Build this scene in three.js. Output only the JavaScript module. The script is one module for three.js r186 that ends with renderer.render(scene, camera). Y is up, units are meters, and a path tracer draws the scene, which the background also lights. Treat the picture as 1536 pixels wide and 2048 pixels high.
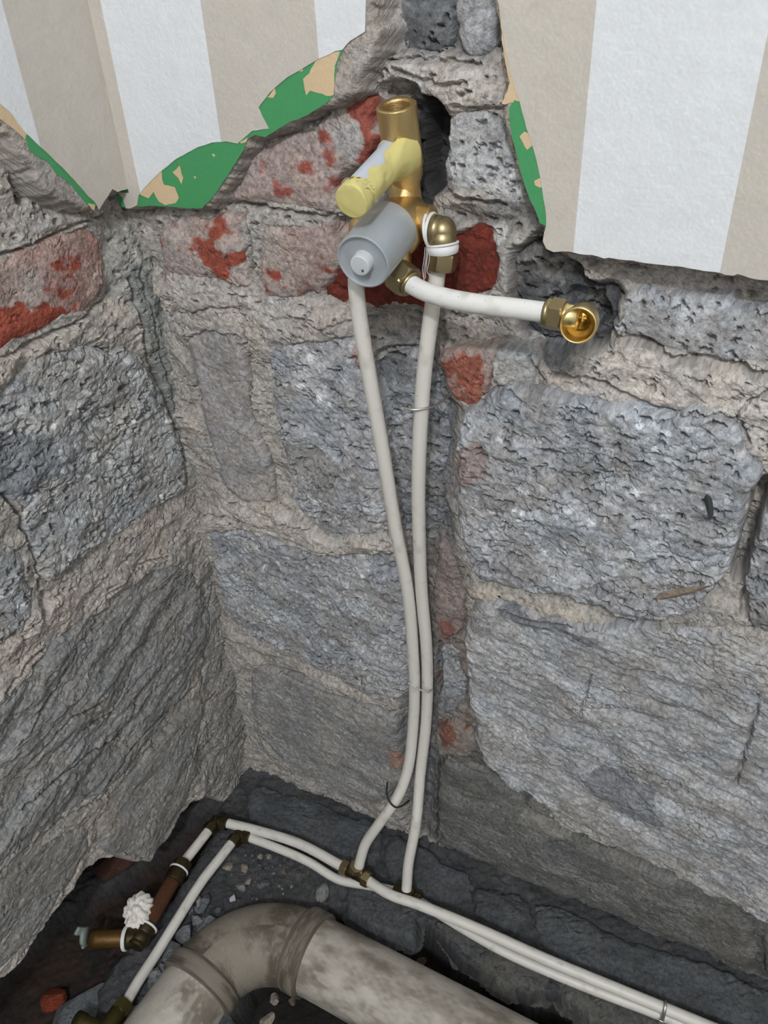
import * as THREE from 'three';
import { mergeGeometries, mergeVertices } from 'three/addons/utils/BufferGeometryUtils.js';
import { RoundedBoxGeometry } from 'three/addons/geometries/RoundedBoxGeometry.js';

// ------------------------------------------------------------------ camera, light, exposure
// x runs along the back wall, y is up (0 = top of the footing), z comes out of the wall into the room
const scene = new THREE.Scene();
scene.background = new THREE.Color(0x000000);
const rad = THREE.MathUtils.degToRad;
const camera = new THREE.PerspectiveCamera(67.03, 0.75, 0.01, 20);
camera.position.set(0.688, 1.2, 0.7);
camera.rotation.set(rad(-34.18), rad(28.4), rad(-3.018), 'YXZ');
camera.updateMatrixWorld();
const renderer = new THREE.WebGLRenderer();
renderer.toneMapping = THREE.LinearToneMapping;
renderer.toneMappingExposure = 1.0;
renderer.shadowMap.enabled = true;
const LAMP = { pos: [1.02, 2.3, 1.75], power: 5.2, color: 0xf6faff };     // bulb hanging from the ceiling, behind the camera

// outlines traced on the wall and ground planes, in metres
const D = {
  backStones: [
    {name:'cinder_block',style:'slagfine',z:-0.018,c1:[0.14,0.148,0.157],c2:[0.274,0.286,0.299],poly:[[0.316,1.2049],[0.3173,1.1683],[0.3204,1.1514],[0.3403,1.1497],[0.3837,1.1499],[0.3938,1.1631],[0.3896,1.1811],[0.3881,1.202]]},
    {name:'cinder_block',style:'smooth',z:-0.012,c1:[0.458,0.461,0.468],c2:[0.627,0.631,0.638],poly:[[0.3972,1.2017],[0.4274,1.2004],[0.4326,1.1662],[0.4325,1.1477],[0.4184,1.1427],[0.401,1.1494],[0.3944,1.167]]},
    {name:'cinder_block',style:'slagfine',z:-0.004,c1:[0.671,0.679,0.691],c2:[0.477,0.484,0.501],poly:[[0.3925,1.1092],[0.4405,1.1106],[0.4494,1.093],[0.4558,1.0734],[0.4624,1.0533],[0.4699,1.0361],[0.4534,1.0299],[0.4245,1.0334],[0.3972,1.0353],[0.3847,1.0486],[0.3827,1.0623],[0.3897,1.0834]]},
    {name:'brick',style:'dustbrick',z:0.0,c1:[0.4,0.111,0.081],c2:[0.538,0.473,0.436],poly:[[0.176,1.0724],[0.216,1.0872],[0.263,1.0995],[0.2923,1.1125],[0.3187,1.1184],[0.3204,1.0947],[0.3173,1.0769],[0.3044,1.0598],[0.286,1.0492],[0.2724,1.0356],[0.2724,1.0109],[0.2357,1.0104],[0.2056,1.0134],[0.1617,1.0157],[0.1262,1.0156],[0.1478,1.0388]],red:[[0.2943,1.1182],[0.3202,1.1184],[0.3194,1.0778],[0.3044,1.0598],[0.3054,1.0902],[0.2959,1.1047]],dust:0.9,pink:0.2},
    {name:'brick',style:'dustbrick',z:0.004,c1:[0.394,0.097,0.061],c2:[0.524,0.453,0.417],poly:[[0.0307,0.9846],[0.0658,0.9968],[0.1162,1.0044],[0.1542,1.009],[0.1563,0.9842],[0.1531,0.9433],[0.1572,0.9274],[0.1314,0.9258],[0.0781,0.9272],[0.0273,0.9274],[0.0277,0.9572]],red:[[0.0925,0.9656],[0.1147,0.9647],[0.1563,0.9618],[0.1544,0.9507],[0.1162,0.938],[0.1004,0.9467]],dust:0.86},
    {name:'brick',style:'dustbrick',z:0.002,c1:[0.394,0.097,0.061],c2:[0.503,0.44,0.405],poly:[[0.1736,0.9944],[0.2049,0.9997],[0.271,1.0083],[0.2778,0.9931],[0.2804,0.9682],[0.2603,0.9454],[0.2379,0.9212],[0.1932,0.9172],[0.1668,0.9199],[0.164,0.9521]],red:[[0.1809,0.9455],[0.1974,0.9466],[0.1961,0.9376],[0.1828,0.9363]],dust:0.84},
    {name:'brick',style:'brick',z:-0.012,c1:[0.192,0.036,0.022],c2:[0.247,0.046,0.028],poly:[[0.2339,0.9384],[0.2671,0.9735],[0.2986,1.0011],[0.3382,1.0087],[0.3915,1.0069],[0.4419,1.0105],[0.4488,0.9891],[0.4469,0.9426],[0.4082,0.9321],[0.364,0.9237],[0.2361,0.9107]],red:[[0.2457,1.0023],[0.4465,1.0162],[0.4504,0.9335],[0.2358,0.9079]],dust:0.02},
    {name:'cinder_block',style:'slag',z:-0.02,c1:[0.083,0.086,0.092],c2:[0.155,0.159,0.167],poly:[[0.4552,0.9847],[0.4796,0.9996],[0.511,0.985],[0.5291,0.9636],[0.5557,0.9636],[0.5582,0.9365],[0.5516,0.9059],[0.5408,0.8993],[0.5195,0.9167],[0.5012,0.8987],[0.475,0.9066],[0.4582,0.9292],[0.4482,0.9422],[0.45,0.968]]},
    {name:'cinder_block',style:'slagfine',z:-0.008,c1:[0.639,0.647,0.667],c2:[0.481,0.491,0.512],poly:[[0.5585,0.963],[0.5939,0.966],[0.6362,0.9637],[0.6996,0.9616],[0.7129,0.9033],[0.672,0.9052],[0.6342,0.9041],[0.6073,0.9078],[0.5926,0.9164],[0.5567,0.9182],[0.5568,0.9404]]},
    {name:'cinder_block',style:'slag',z:0.016,c1:[0.572,0.588,0.614],c2:[0.415,0.429,0.454],poly:[[0.419,0.8192],[0.4581,0.8649],[0.4995,0.8644],[0.5346,0.861],[0.5827,0.8582],[0.619,0.8599],[0.6648,0.8707],[0.6872,0.855],[0.7033,0.8211],[0.702,0.7813],[0.7045,0.7423],[0.7033,0.692],[0.687,0.649],[0.6524,0.6107],[0.6154,0.6058],[0.5811,0.6142],[0.5465,0.6185],[0.4936,0.6111],[0.4452,0.6072],[0.4165,0.6407],[0.4072,0.6985],[0.4116,0.7597]]},
    {name:'cinder_block',style:'slag',z:0.01,c1:[0.51,0.526,0.55],c2:[0.363,0.376,0.395],poly:[[0.7167,0.8112],[0.7575,0.8355],[0.8081,0.6317],[0.7558,0.6306],[0.7351,0.6339],[0.7213,0.6738],[0.7193,0.7243],[0.7192,0.7718]]},
    {name:'stone_slab',style:'flaky',z:0.012,c1:[0.549,0.552,0.563],c2:[0.421,0.427,0.439],poly:[[0.4284,0.5336],[0.4446,0.5756],[0.5008,0.5715],[0.5608,0.5777],[0.6117,0.5845],[0.6578,0.6049],[0.7019,0.6187],[0.7414,0.6182],[0.8067,0.619],[0.9232,0.1442],[0.8595,0.1636],[0.7952,0.1771],[0.7027,0.1874],[0.6341,0.1864],[0.5662,0.1881],[0.5413,0.2249],[0.491,0.2418],[0.4559,0.2876],[0.4348,0.3494],[0.4288,0.4355],[0.4223,0.4879]]},
    {name:'stone_slab',style:'smooth',z:0.0,c1:[0.187,0.188,0.179],c2:[0.248,0.244,0.231],poly:[[0.3786,0.1704],[0.3871,0.2211],[0.4402,0.2405],[0.48,0.2207],[0.5527,0.1608],[0.6347,0.155],[0.7121,0.1539],[0.8443,0.1435],[0.8755,0.0073],[0.7977,0.0097],[0.6904,0.0002],[0.5733,-0.0045],[0.455,-0.0065],[0.3757,-0.0085]],smear:0.12},
    {name:'stone_slab',style:'smooth',z:0.0,c1:[0.202,0.199,0.187],c2:[0.157,0.153,0.141],poly:[[0.8559,0.13],[0.9273,0.1258],[0.9578,0.0015],[0.8869,0.0033]]},
    {name:'cinder_block',style:'slag',z:-0.026,c1:[0.261,0.272,0.288],c2:[0.419,0.429,0.45],poly:[[0.2767,0.8583],[0.3271,0.8843],[0.3747,0.8783],[0.3817,0.8326],[0.3898,0.7908],[0.3884,0.7105],[0.3834,0.6358],[0.36,0.6182],[0.3115,0.6091],[0.3035,0.6901],[0.2945,0.7588],[0.2854,0.8099]]},
    {name:'cinder_block',style:'slag',z:0.0,c1:[0.442,0.452,0.474],c2:[0.604,0.608,0.626],poly:[[0.1659,0.8522],[0.2196,0.8744],[0.273,0.891],[0.2877,0.87],[0.2981,0.8174],[0.3039,0.7604],[0.3118,0.707],[0.3132,0.6485],[0.2887,0.6167],[0.2248,0.5867],[0.1829,0.6046],[0.167,0.6645],[0.1634,0.7165],[0.1565,0.7719]]},
    {name:'stone',style:'smooth',z:0.002,c1:[0.42,0.399,0.394],c2:[0.47,0.445,0.433],poly:[[0.0417,0.8557],[0.0861,0.8693],[0.1335,0.8719],[0.1301,0.8285],[0.1283,0.7745],[0.1396,0.7124],[0.137,0.6344],[0.0925,0.6147],[0.0574,0.6273],[0.0487,0.6926],[0.0449,0.752],[0.0414,0.8078]]},
    {name:'cinder_block',style:'slag',z:0.004,c1:[0.388,0.397,0.414],c2:[0.544,0.552,0.568],poly:[[0.0073,0.542],[0.0687,0.5702],[0.1449,0.5677],[0.2091,0.5628],[0.2727,0.5872],[0.3159,0.6019],[0.33,0.5604],[0.3366,0.4931],[0.3419,0.4105],[0.3265,0.3214],[0.2708,0.311],[0.1932,0.3247],[0.1128,0.3413],[0.0478,0.3526],[0.017,0.386],[0.0157,0.4571]]},
    {name:'stone_slab',style:'smooth',z:0.008,c1:[0.334,0.332,0.326],c2:[0.433,0.424,0.409],poly:[[0.0444,0.2832],[0.1105,0.3065],[0.1833,0.2932],[0.2547,0.2966],[0.3193,0.2982],[0.3203,0.2327],[0.3191,0.1465],[0.2866,0.0698],[0.232,0.0258],[0.1571,0.0438],[0.0759,0.0629],[0.0319,0.1109],[0.0346,0.2023]]},
    {name:'brick',style:'dustbrick',z:-0.004,c1:[0.272,0.133,0.105],c2:[0.327,0.283,0.264],poly:[[0.3739,0.6232],[0.394,0.623],[0.413,0.5897],[0.4177,0.5504],[0.4117,0.4787],[0.3858,0.4612],[0.3728,0.4999]],red:[[0.383,0.5071],[0.4008,0.5102],[0.401,0.4745],[0.3829,0.4674]],dust:0.93},
    {name:'cinder_block',style:'slag',z:-0.004,c1:[0.277,0.285,0.301],c2:[0.401,0.407,0.428],poly:[[0.3769,0.4539],[0.4104,0.4709],[0.4199,0.4165],[0.4236,0.3686],[0.3982,0.3148],[0.3792,0.3164],[0.375,0.3973]]},
    {name:'brick',style:'dustbrick',z:-0.002,c1:[0.285,0.13,0.092],c2:[0.321,0.273,0.246],poly:[[0.3784,0.2986],[0.4083,0.3197],[0.4382,0.2933],[0.4452,0.2614],[0.3912,0.2257],[0.3763,0.2272]],red:[[0.3768,0.2956],[0.4038,0.3066],[0.4134,0.2829],[0.3953,0.251],[0.3781,0.2467]],dust:0.9},
    {name:'brick',style:'dustbrick',z:0.004,c1:[0.39,0.132,0.089],c2:[0.489,0.427,0.387],poly:[[0.3853,0.8792],[0.3988,0.89],[0.4324,0.898],[0.4588,0.8966],[0.4492,0.8737],[0.4394,0.8441],[0.43,0.8227],[0.4141,0.8197],[0.399,0.837],[0.3898,0.8528]],red:[[0.4071,0.8863],[0.4342,0.8903],[0.4276,0.8304],[0.419,0.8347],[0.4017,0.8661]],dust:0.62,pink:0.5},
    {name:'stone',style:'smooth',z:0.006,c1:[0.443,0.449,0.462],c2:[0.557,0.54,0.52],poly:[[0.4533,0.8944],[0.4839,0.8979],[0.4931,0.8815],[0.4926,0.8599],[0.4709,0.8562],[0.4473,0.8588],[0.4456,0.875]]},
  ],
  backZones: [
    {z:-0.03,c1:[0.181,0.185,0.195],c2:[0.307,0.294,0.279],poly:[[0.321,1.2119],[0.4378,1.2066],[0.4405,1.1439],[0.3291,1.1428]],soft:0.012},
    {z:-0.004,c1:[0.632,0.583,0.546],c2:[0.657,0.622,0.588],poly:[[0.3192,1.1436],[0.4404,1.1464],[0.4524,1.0779],[0.4464,1.1089],[0.3913,1.1112],[0.3724,1.1235],[0.3203,1.1192]],soft:0.012},
    {z:-0.016,c1:[0.45,0.413,0.391],c2:[0.336,0.309,0.293],poly:[[0.2917,1.119],[0.3913,1.1197],[0.3914,1.0242],[0.2834,1.0173]],soft:0.012},
    {z:-0.014,c1:[0.394,0.372,0.35],c2:[0.332,0.311,0.289],poly:[[0.3863,1.0329],[0.4731,1.0358],[0.4983,1.0053],[0.4658,1.0027],[0.3965,1.011]],soft:0.012},
    {z:-0.018,c1:[0.532,0.496,0.467],c2:[0.421,0.397,0.375],poly:[[0.4894,1.0002],[0.6937,0.9894],[0.7011,0.9568],[0.5613,0.9622],[0.5332,0.9729]],soft:0.012},
    {z:0.006,c1:[0.64,0.59,0.549],c2:[0.71,0.657,0.608],poly:[[0.4977,0.8903],[0.5625,0.9161],[0.6085,0.9092],[0.7135,0.903],[0.7226,0.8632],[0.7149,0.804],[0.6839,0.8504],[0.6218,0.8528],[0.5309,0.8542],[0.4847,0.8559],[0.4935,0.8791]],soft:0.012},
    {z:0.002,c1:[0.611,0.558,0.514],c2:[0.552,0.511,0.477],poly:[[-0.0036,0.9176],[0.1531,0.928],[0.2437,0.9156],[0.2937,0.9215],[0.2906,0.8762],[0.1697,0.8589],[0.0443,0.8605],[0.0151,0.8696]],soft:0.012},
    {z:-0.02,c1:[0.417,0.375,0.347],c2:[0.305,0.286,0.274],poly:[[0.2937,0.9215],[0.386,0.9314],[0.3858,0.8732],[0.2957,0.8594]],soft:0.012},
    {z:-0.012,c1:[0.435,0.399,0.374],c2:[0.479,0.446,0.418],poly:[[0.3817,0.9338],[0.5009,0.9377],[0.51,0.8882],[0.4372,0.8858],[0.3816,0.8854]],soft:0.012},
    {z:-0.022,c1:[0.232,0.235,0.243],c2:[0.327,0.307,0.291],poly:[[0.2969,0.8771],[0.3971,0.8915],[0.4015,0.6432],[0.3757,0.2408],[0.3738,-0.0215],[0.309,0.0229],[0.33,0.6145]],soft:0.012},
    {z:0.006,c1:[0.583,0.527,0.48],c2:[0.656,0.606,0.559],poly:[[0.0077,0.5913],[0.1354,0.6328],[0.1796,0.6037],[0.2869,0.6114],[0.3229,0.6124],[0.3152,0.5989],[0.2066,0.5609],[0.092,0.5706],[0.0017,0.5433]],soft:0.012},
    {z:0.006,c1:[0.541,0.487,0.435],c2:[0.622,0.554,0.477],poly:[[0.432,0.5829],[0.4894,0.5912],[0.5849,0.5952],[0.6265,0.5799],[0.5586,0.5669],[0.4914,0.5567],[0.4359,0.5599]],soft:0.012},
    {z:0.004,c1:[0.452,0.428,0.394],c2:[0.52,0.48,0.444],poly:[[-0.002,0.3651],[0.053,0.3424],[0.1811,0.3179],[0.3193,0.3118],[0.3182,0.2803],[0.2319,0.2847],[0.124,0.3047],[0.0318,0.2774]],soft:0.012},
    {z:-0.012,c1:[0.23,0.182,0.16],c2:[0.302,0.28,0.262],poly:[[0.3581,0.6305],[0.4179,0.6329],[0.4296,0.3754],[0.4477,0.256],[0.3751,0.1685],[0.3686,0.3474]],soft:0.012},
    {z:0.004,c1:[0.425,0.401,0.368],c2:[0.507,0.472,0.436],poly:[[0.7196,0.6721],[0.7583,0.6243],[0.77,0.5705],[0.6935,0.5994],[0.6417,0.5902]],soft:0.012},
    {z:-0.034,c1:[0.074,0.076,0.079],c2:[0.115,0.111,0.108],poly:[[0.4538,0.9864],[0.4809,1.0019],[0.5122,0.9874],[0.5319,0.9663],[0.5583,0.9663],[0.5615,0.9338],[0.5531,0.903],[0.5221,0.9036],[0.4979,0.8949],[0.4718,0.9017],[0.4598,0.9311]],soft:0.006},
    {z:-0.01,c1:[0.159,0.161,0.15],c2:[0.204,0.199,0.184],poly:[[0.3692,0.2604],[0.447,0.2781],[0.5411,0.2164],[0.6322,0.1779],[0.7296,0.1714],[0.8597,0.1583],[0.9221,0.1469],[0.9828,-0.0489],[0.8776,-0.0479],[0.7339,-0.0431],[0.5771,-0.052],[0.3641,-0.058]],soft:0.012},
  ],
  backHoles: [
    {depth:0.03,soft:0.005,poly:[[0.3704,1.1204],[0.3828,1.1158],[0.3923,1.1002],[0.3884,1.0758],[0.3824,1.0566],[0.3843,1.0372],[0.371,1.0337],[0.3654,1.0623],[0.3662,1.1037]]},
    {depth:0.034,soft:0.003,poly:[[0.7098,0.8016],[0.7211,0.8109],[0.7194,0.7538],[0.7206,0.7177],[0.7194,0.6827],[0.708,0.6776],[0.7067,0.7321],[0.7078,0.7624]]},
    {depth:0.024,soft:0.004,poly:[[0.3243,1.128],[0.3484,1.1319],[0.3676,1.1273],[0.365,1.1176],[0.3227,1.1172]]},
    {depth:0.016,soft:0.004,poly:[[0.2652,1.0084],[0.2884,1.0081],[0.286,0.9783],[0.2703,0.9871]]},
    {depth:0.02,soft:0.004,poly:[[0.5039,0.9598],[0.5489,0.953],[0.5534,0.9345],[0.5276,0.9114]]},
    {depth:0.014,soft:0.004,poly:[[0.3741,0.4489],[0.3831,0.4618],[0.3874,0.3865],[0.3764,0.351]]},
    {depth:0.012,soft:0.003,poly:[[0.7207,0.6618],[0.7237,0.6801],[0.7298,0.6689],[0.7318,0.6355]]},
  ],
  backCracks: [
    {w:0.00375,d:0.015,pts:[[0.5586,0.9185],[0.5937,0.9196],[0.6085,0.9092],[0.6389,0.9081],[0.6726,0.9067],[0.7091,0.9051]]},
    {w:0.0025,d:0.009,pts:[[0.5087,0.8783],[0.543,0.8808],[0.5728,0.8711],[0.6024,0.8597],[0.6257,0.8567],[0.6639,0.8649],[0.6774,0.8614],[0.6941,0.8421]]},
    {w:0.002,d:0.0075,pts:[[0.6774,0.8614],[0.686,0.881],[0.7065,0.899]]},
    {w:0.002,d:0.0075,pts:[[0.4824,0.8922],[0.4896,0.8758],[0.4995,0.8666]]},
    {w:0.00187,d:0.006,pts:[[0.5039,0.8754],[0.5286,0.8784],[0.5628,0.8757]]},
    {w:0.002,d:0.0075,pts:[[0.5881,0.5089],[0.5854,0.4767],[0.5828,0.4414]]},
    {w:0.002,d:0.006,pts:[[0.5855,0.4518],[0.6153,0.4603],[0.6386,0.4658]]},
    {w:0.0025,d:0.0075,pts:[[0.7663,0.534],[0.77,0.443],[0.7704,0.3972]]},
    {w:0.00225,d:0.009,pts:[[0.441,0.4006],[0.4628,0.391],[0.4978,0.3947],[0.5194,0.3804],[0.5688,0.3555],[0.6084,0.3562]]},
    {w:0.00225,d:0.009,pts:[[0.5726,0.3872],[0.6053,0.3844],[0.6526,0.3602],[0.6952,0.3641],[0.7499,0.356]]},
    {w:0.00225,d:0.009,pts:[[0.6466,0.4057],[0.6965,0.394],[0.745,0.3826],[0.7922,0.3716]]},
    {w:0.00187,d:0.0075,pts:[[0.4455,0.497],[0.5006,0.4663],[0.5324,0.4782]]},
    {w:0.00187,d:0.0075,pts:[[0.5942,0.5397],[0.6246,0.5278],[0.6572,0.5375]]},
    {w:0.00225,d:0.0075,pts:[[0.4676,0.5596],[0.5181,0.5617],[0.5654,0.5744],[0.6056,0.577]]},
    {w:0.0025,d:0.009,pts:[[-0.0101,0.5727],[0.0556,0.5853],[0.1155,0.5846],[0.179,0.5688],[0.2268,0.5713]]},
    {w:0.002,d:0.0075,pts:[[0.0521,0.6117],[0.1032,0.6116],[0.151,0.6013],[0.1992,0.6048]]},
    {w:0.0025,d:0.0105,pts:[[0.0414,0.2874],[0.1455,0.3064],[0.2261,0.2951],[0.3207,0.2969]]},
    {w:0.0025,d:0.009,pts:[[0.1071,0.2919],[0.1813,0.2858],[0.2357,0.2902],[0.2955,0.2757]]},
    {w:0.0025,d:0.0105,pts:[[0.0261,0.872],[0.0415,0.8548],[0.044,0.8154],[0.0485,0.7458]]},
    {w:0.0025,d:0.009,pts:[[0.136,0.8738],[0.1313,0.8226],[0.1266,0.7607],[0.1436,0.6989],[0.1408,0.6279]]},
    {w:0.0025,d:0.0105,pts:[[0.1558,1.0073],[0.1616,0.9844],[0.157,0.9462],[0.1747,0.9228]]},
    {w:0.002,d:0.0075,pts:[[0.0596,0.8825],[0.0924,0.8957],[0.1288,0.8971],[0.1462,0.8752]]},
    {w:0.00225,d:0.009,pts:[[0.1267,1.014],[0.1628,1.0141],[0.2068,1.0129],[0.2368,1.0089],[0.2723,1.0094]]},
    {w:0.00187,d:0.006,pts:[[0.2168,0.8959],[0.242,0.8876],[0.2811,0.9013]]},
    {w:0.002,d:0.0075,pts:[[0.3984,1.1101],[0.4193,1.11],[0.442,1.1081]]},
    {w:0.0025,d:0.009,pts:[[0.3865,1.0757],[0.3814,1.0587],[0.3864,1.0417],[0.4014,1.0355],[0.4453,1.0312]]},
    {w:0.00275,d:0.012,pts:[[0.374,0.2399],[0.3765,0.1185],[0.3757,-0.0085]]},
    {w:0.0025,d:0.009,pts:[[0.3838,0.2217],[0.4165,0.2276],[0.4721,0.2233]]},
    {w:0.00225,d:0.009,pts:[[0.3268,1.1462],[0.3562,1.1467],[0.3938,1.1434],[0.4211,1.1425]]},
    {w:0.00187,d:0.0075,pts:[[0.3413,1.1384],[0.3702,1.1307],[0.3939,1.1269],[0.4124,1.1288]]},
  ],
  backPatches: [
    {c:[0.602,0.543,0.494],poly:[[0.3582,1.135],[0.4318,1.1421],[0.4417,1.1164],[0.3866,1.1139]],n:0.012,s:0.6},
    {c:[0.541,0.522,0.516],poly:[[0.2799,1.0939],[0.301,1.1018],[0.3094,1.086],[0.309,1.0644],[0.2921,1.0567],[0.2798,1.0678]],n:0.005,s:0.9},
    {c:[0.653,0.639,0.625],poly:[[0.4306,1.0112],[0.4461,1.0124],[0.4485,1.0013],[0.4396,0.9915],[0.4343,1.0025]],n:0.004,s:0.9},
    {c:[0.369,0.359,0.34],poly:[[0.1656,0.7315],[0.2242,0.7297],[0.2513,0.7143],[0.2403,0.6711],[0.1887,0.6774],[0.1591,0.6856]],n:0.006,s:0.8},
    {c:[0.233,0.245,0.27],poly:[[0.5853,0.3231],[0.6783,0.3545],[0.7009,0.3269],[0.6976,0.266],[0.6246,0.2705]],n:0.008,s:0.8},
    {c:[0.217,0.232,0.256],poly:[[0.4692,0.573],[0.5438,0.5682],[0.6018,0.573],[0.5808,0.5545],[0.5084,0.5501],[0.4635,0.5548]],n:0.004,s:0.8},
    {c:[0.216,0.232,0.252],poly:[[0.487,0.8991],[0.5165,0.9035],[0.5275,0.8897],[0.5185,0.8805],[0.4933,0.8817]],n:0.006,s:0.8},
    {c:[0.525,0.494,0.453],poly:[[0.7313,0.6139],[0.7888,0.615],[0.8013,0.5613],[0.7488,0.5766]],n:0.02,s:0.6},
    {c:[0.445,0.417,0.37],poly:[[0.4873,0.1507],[0.6357,0.1729],[0.836,0.1596],[0.8273,0.2015],[0.6636,0.2271],[0.5575,0.2416]],n:0.014,s:0.5},
    {c:[0.611,0.571,0.52],poly:[[0.0672,0.8762],[0.0889,0.8901],[0.1017,0.8806],[0.0922,0.87],[0.0689,0.867]],n:0.002,s:1},
    {c:[0.157,0.157,0.145],poly:[[0.5685,0.0567],[0.6828,0.059],[0.7379,0.0747],[0.7113,0.0115],[0.5879,0.015]],n:0.018,s:0.5},
    {c:[0.149,0.132,0.108],poly:[[0.7823,0.0965],[0.8477,0.097],[0.8647,0.0147],[0.8092,0.0226]],n:0.018,s:0.5},
    {c:[0.436,0.436,0.425],poly:[[0.0412,0.1155],[0.1196,0.0755],[0.219,0.0628],[0.2787,0.0974],[0.1644,0.1132]],n:0.014,s:0.45},
    {c:[0.455,0.237,0.158],poly:[[0.2943,0.2031],[0.3194,0.2161],[0.3197,0.175],[0.2962,0.1647]],n:0.004,s:0.7},
    {c:[0.353,0.214,0.173],poly:[[0.4073,0.7778],[0.4332,0.7896],[0.4399,0.7535],[0.4138,0.7208]],n:0.01,s:0.55},
    {c:[0.418,0.201,0.156],poly:[[0.2779,0.8744],[0.2969,0.8771],[0.2979,0.8449],[0.2829,0.8394]],n:0.006,s:0.6},
    {c:[0.031,0.033,0.035],poly:[[0.3593,1.1189],[0.3741,1.1142],[0.3858,1.0974],[0.3809,1.0723],[0.3737,1.0525],[0.3777,1.0281],[0.3619,1.0272],[0.3562,1.0584],[0.356,1.101]],n:0.004,s:0.95},  // hole beside the valve: near-black colour paints in the shade of the recess
  ],
  leftStones: [
    {name:'brick',style:'dustbrick',z:0.004,c1:[0.394,0.092,0.057],c2:[0.504,0.43,0.391],poly:[[0.2269,0.9882],[0.1888,0.9955],[0.1366,0.9993],[0.0792,1.0035],[0.0542,0.989],[0.0557,0.9575],[0.065,0.9213],[0.1336,0.9143],[0.1833,0.9121],[0.2225,0.9108],[0.2599,0.9078]],red:[[0.2382,0.9608],[0.1712,0.9435],[0.1159,0.9224],[0.1355,0.9093],[0.1859,0.9054],[0.2599,0.9078]],dust:0.76,pink:0.45},
    {name:'cinder_block',style:'slag',z:0.008,c1:[0.415,0.425,0.436],c2:[0.552,0.552,0.544],poly:[[0.283,0.8595],[0.2402,0.8751],[0.1948,0.8917],[0.1525,0.8932],[0.1008,0.8674],[0.0484,0.8523],[0.0205,0.7886],[0.0097,0.7254],[0.0056,0.6606],[0.0143,0.6159],[0.0601,0.6287],[0.129,0.6305],[0.2069,0.6367],[0.2728,0.6427],[0.2646,0.699],[0.268,0.7551],[0.3043,0.8077]]},
    {name:'cinder_block',style:'slag',z:0.004,c1:[0.394,0.403,0.413],c2:[0.483,0.483,0.473],poly:[[0.3262,0.7465],[0.2908,0.7225],[0.2702,0.6862],[0.2814,0.6222],[0.3313,0.6024],[0.3821,0.6103]]},
    {name:'cinder_block',style:'flaky',z:0.006,c1:[0.277,0.277,0.27],c2:[0.35,0.345,0.334],poly:[[0.4128,0.5394],[0.3456,0.5525],[0.2834,0.556],[0.1901,0.5534],[0.0842,0.5432],[0.0287,0.4939],[0.022,0.395],[0.0738,0.3108],[0.1631,0.2883],[0.2476,0.2821],[0.2985,0.295],[0.3624,0.3208],[0.4526,0.3372],[0.495,0.3393]]},
    {name:'stone',style:'smooth',z:0.006,c1:[0.305,0.302,0.293],c2:[0.384,0.376,0.357],poly:[[0.3012,0.276],[0.2439,0.2709],[0.1638,0.2708],[0.0784,0.2858],[0.0787,0.2102],[0.1356,0.1225],[0.199,0.0836],[0.2614,0.0869],[0.3104,0.1483],[0.3304,0.2148]]},
    {name:'stone',style:'smooth',z:0.004,c1:[0.28,0.275,0.262],c2:[0.354,0.346,0.328],poly:[[0.4997,0.3238],[0.4562,0.3239],[0.3847,0.302],[0.3273,0.2726],[0.3361,0.2095],[0.3704,0.1942],[0.4379,0.1836],[0.5131,0.1809],[0.5582,0.1816]]},
  ],
  leftZones: [
    {z:-0.004,c1:[0.486,0.453,0.425],c2:[0.568,0.526,0.492],poly:[[0.1751,1.1324],[0.0398,1.0184],[-0.0053,1.0088],[-0.0126,0.9791],[0.0756,1.0024],[0.1862,0.9935],[0.2349,0.9883]],soft:0.012},
    {z:0.006,c1:[0.59,0.534,0.482],c2:[0.643,0.588,0.534],poly:[[0.2573,0.9061],[0.1322,0.9076],[0.0624,0.9165],[-0.0025,0.8918],[-0.0097,0.8234],[0.0388,0.8488],[0.1461,0.8897],[0.2318,0.879],[0.2781,0.8556]],soft:0.012},
    {z:0.006,c1:[0.5,0.496,0.466],c2:[0.407,0.411,0.392],poly:[[0.0321,0.9953],[-0.0477,0.9766],[-0.0362,0.6608],[-0.0053,0.5935],[0.0097,0.7609],[0.0049,0.8687],[0.055,0.9165]],soft:0.012},
    {z:0.004,c1:[0.587,0.522,0.475],c2:[0.532,0.484,0.451],poly:[[0.2733,0.6298],[0.0531,0.6207],[-0.0152,0.5875],[-0.0139,0.4962],[0.0774,0.5419],[0.1986,0.5632],[0.2926,0.5584],[0.4056,0.5451],[0.3803,0.6069],[0.296,0.6095]],soft:0.012},
    {z:0.0,c1:[0.378,0.364,0.343],c2:[0.426,0.403,0.377],poly:[[0.0167,0.5175],[-0.0774,0.1903],[-0.0441,-0.1003],[0.1568,0.0785],[0.0664,0.3011]],soft:0.012},
  ],
  leftHoles: [
    {depth:0.02,soft:0.006,poly:[[0.1452,1.0663],[0.1287,1.061],[0.1341,1.0338],[0.1456,1.0401]]},
    {depth:0.012,soft:0.004,poly:[[0.2734,0.6336],[0.2603,0.6235],[0.2823,0.5981],[0.2869,0.602]]},
  ],
  leftCracks: [
    {w:0.0025,d:0.009,pts:[[0.197,0.9965],[0.1468,0.9976],[0.0756,1.0024],[0.034,1.0012]]},
    {w:0.0025,d:0.009,pts:[[0.2331,0.9069],[0.1825,0.9047],[0.1253,0.9063],[0.0642,0.9135]]},
    {w:0.0025,d:0.012,pts:[[0.2741,0.7728],[0.2616,0.7358],[0.2651,0.6899],[0.2711,0.6356]]},
    {w:0.0025,d:0.0105,pts:[[0.3615,0.5531],[0.3144,0.5617],[0.2955,0.561]]},
    {w:0.0025,d:0.009,pts:[[0.1892,0.5642],[0.1221,0.5651],[0.0752,0.5492]]},
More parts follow.
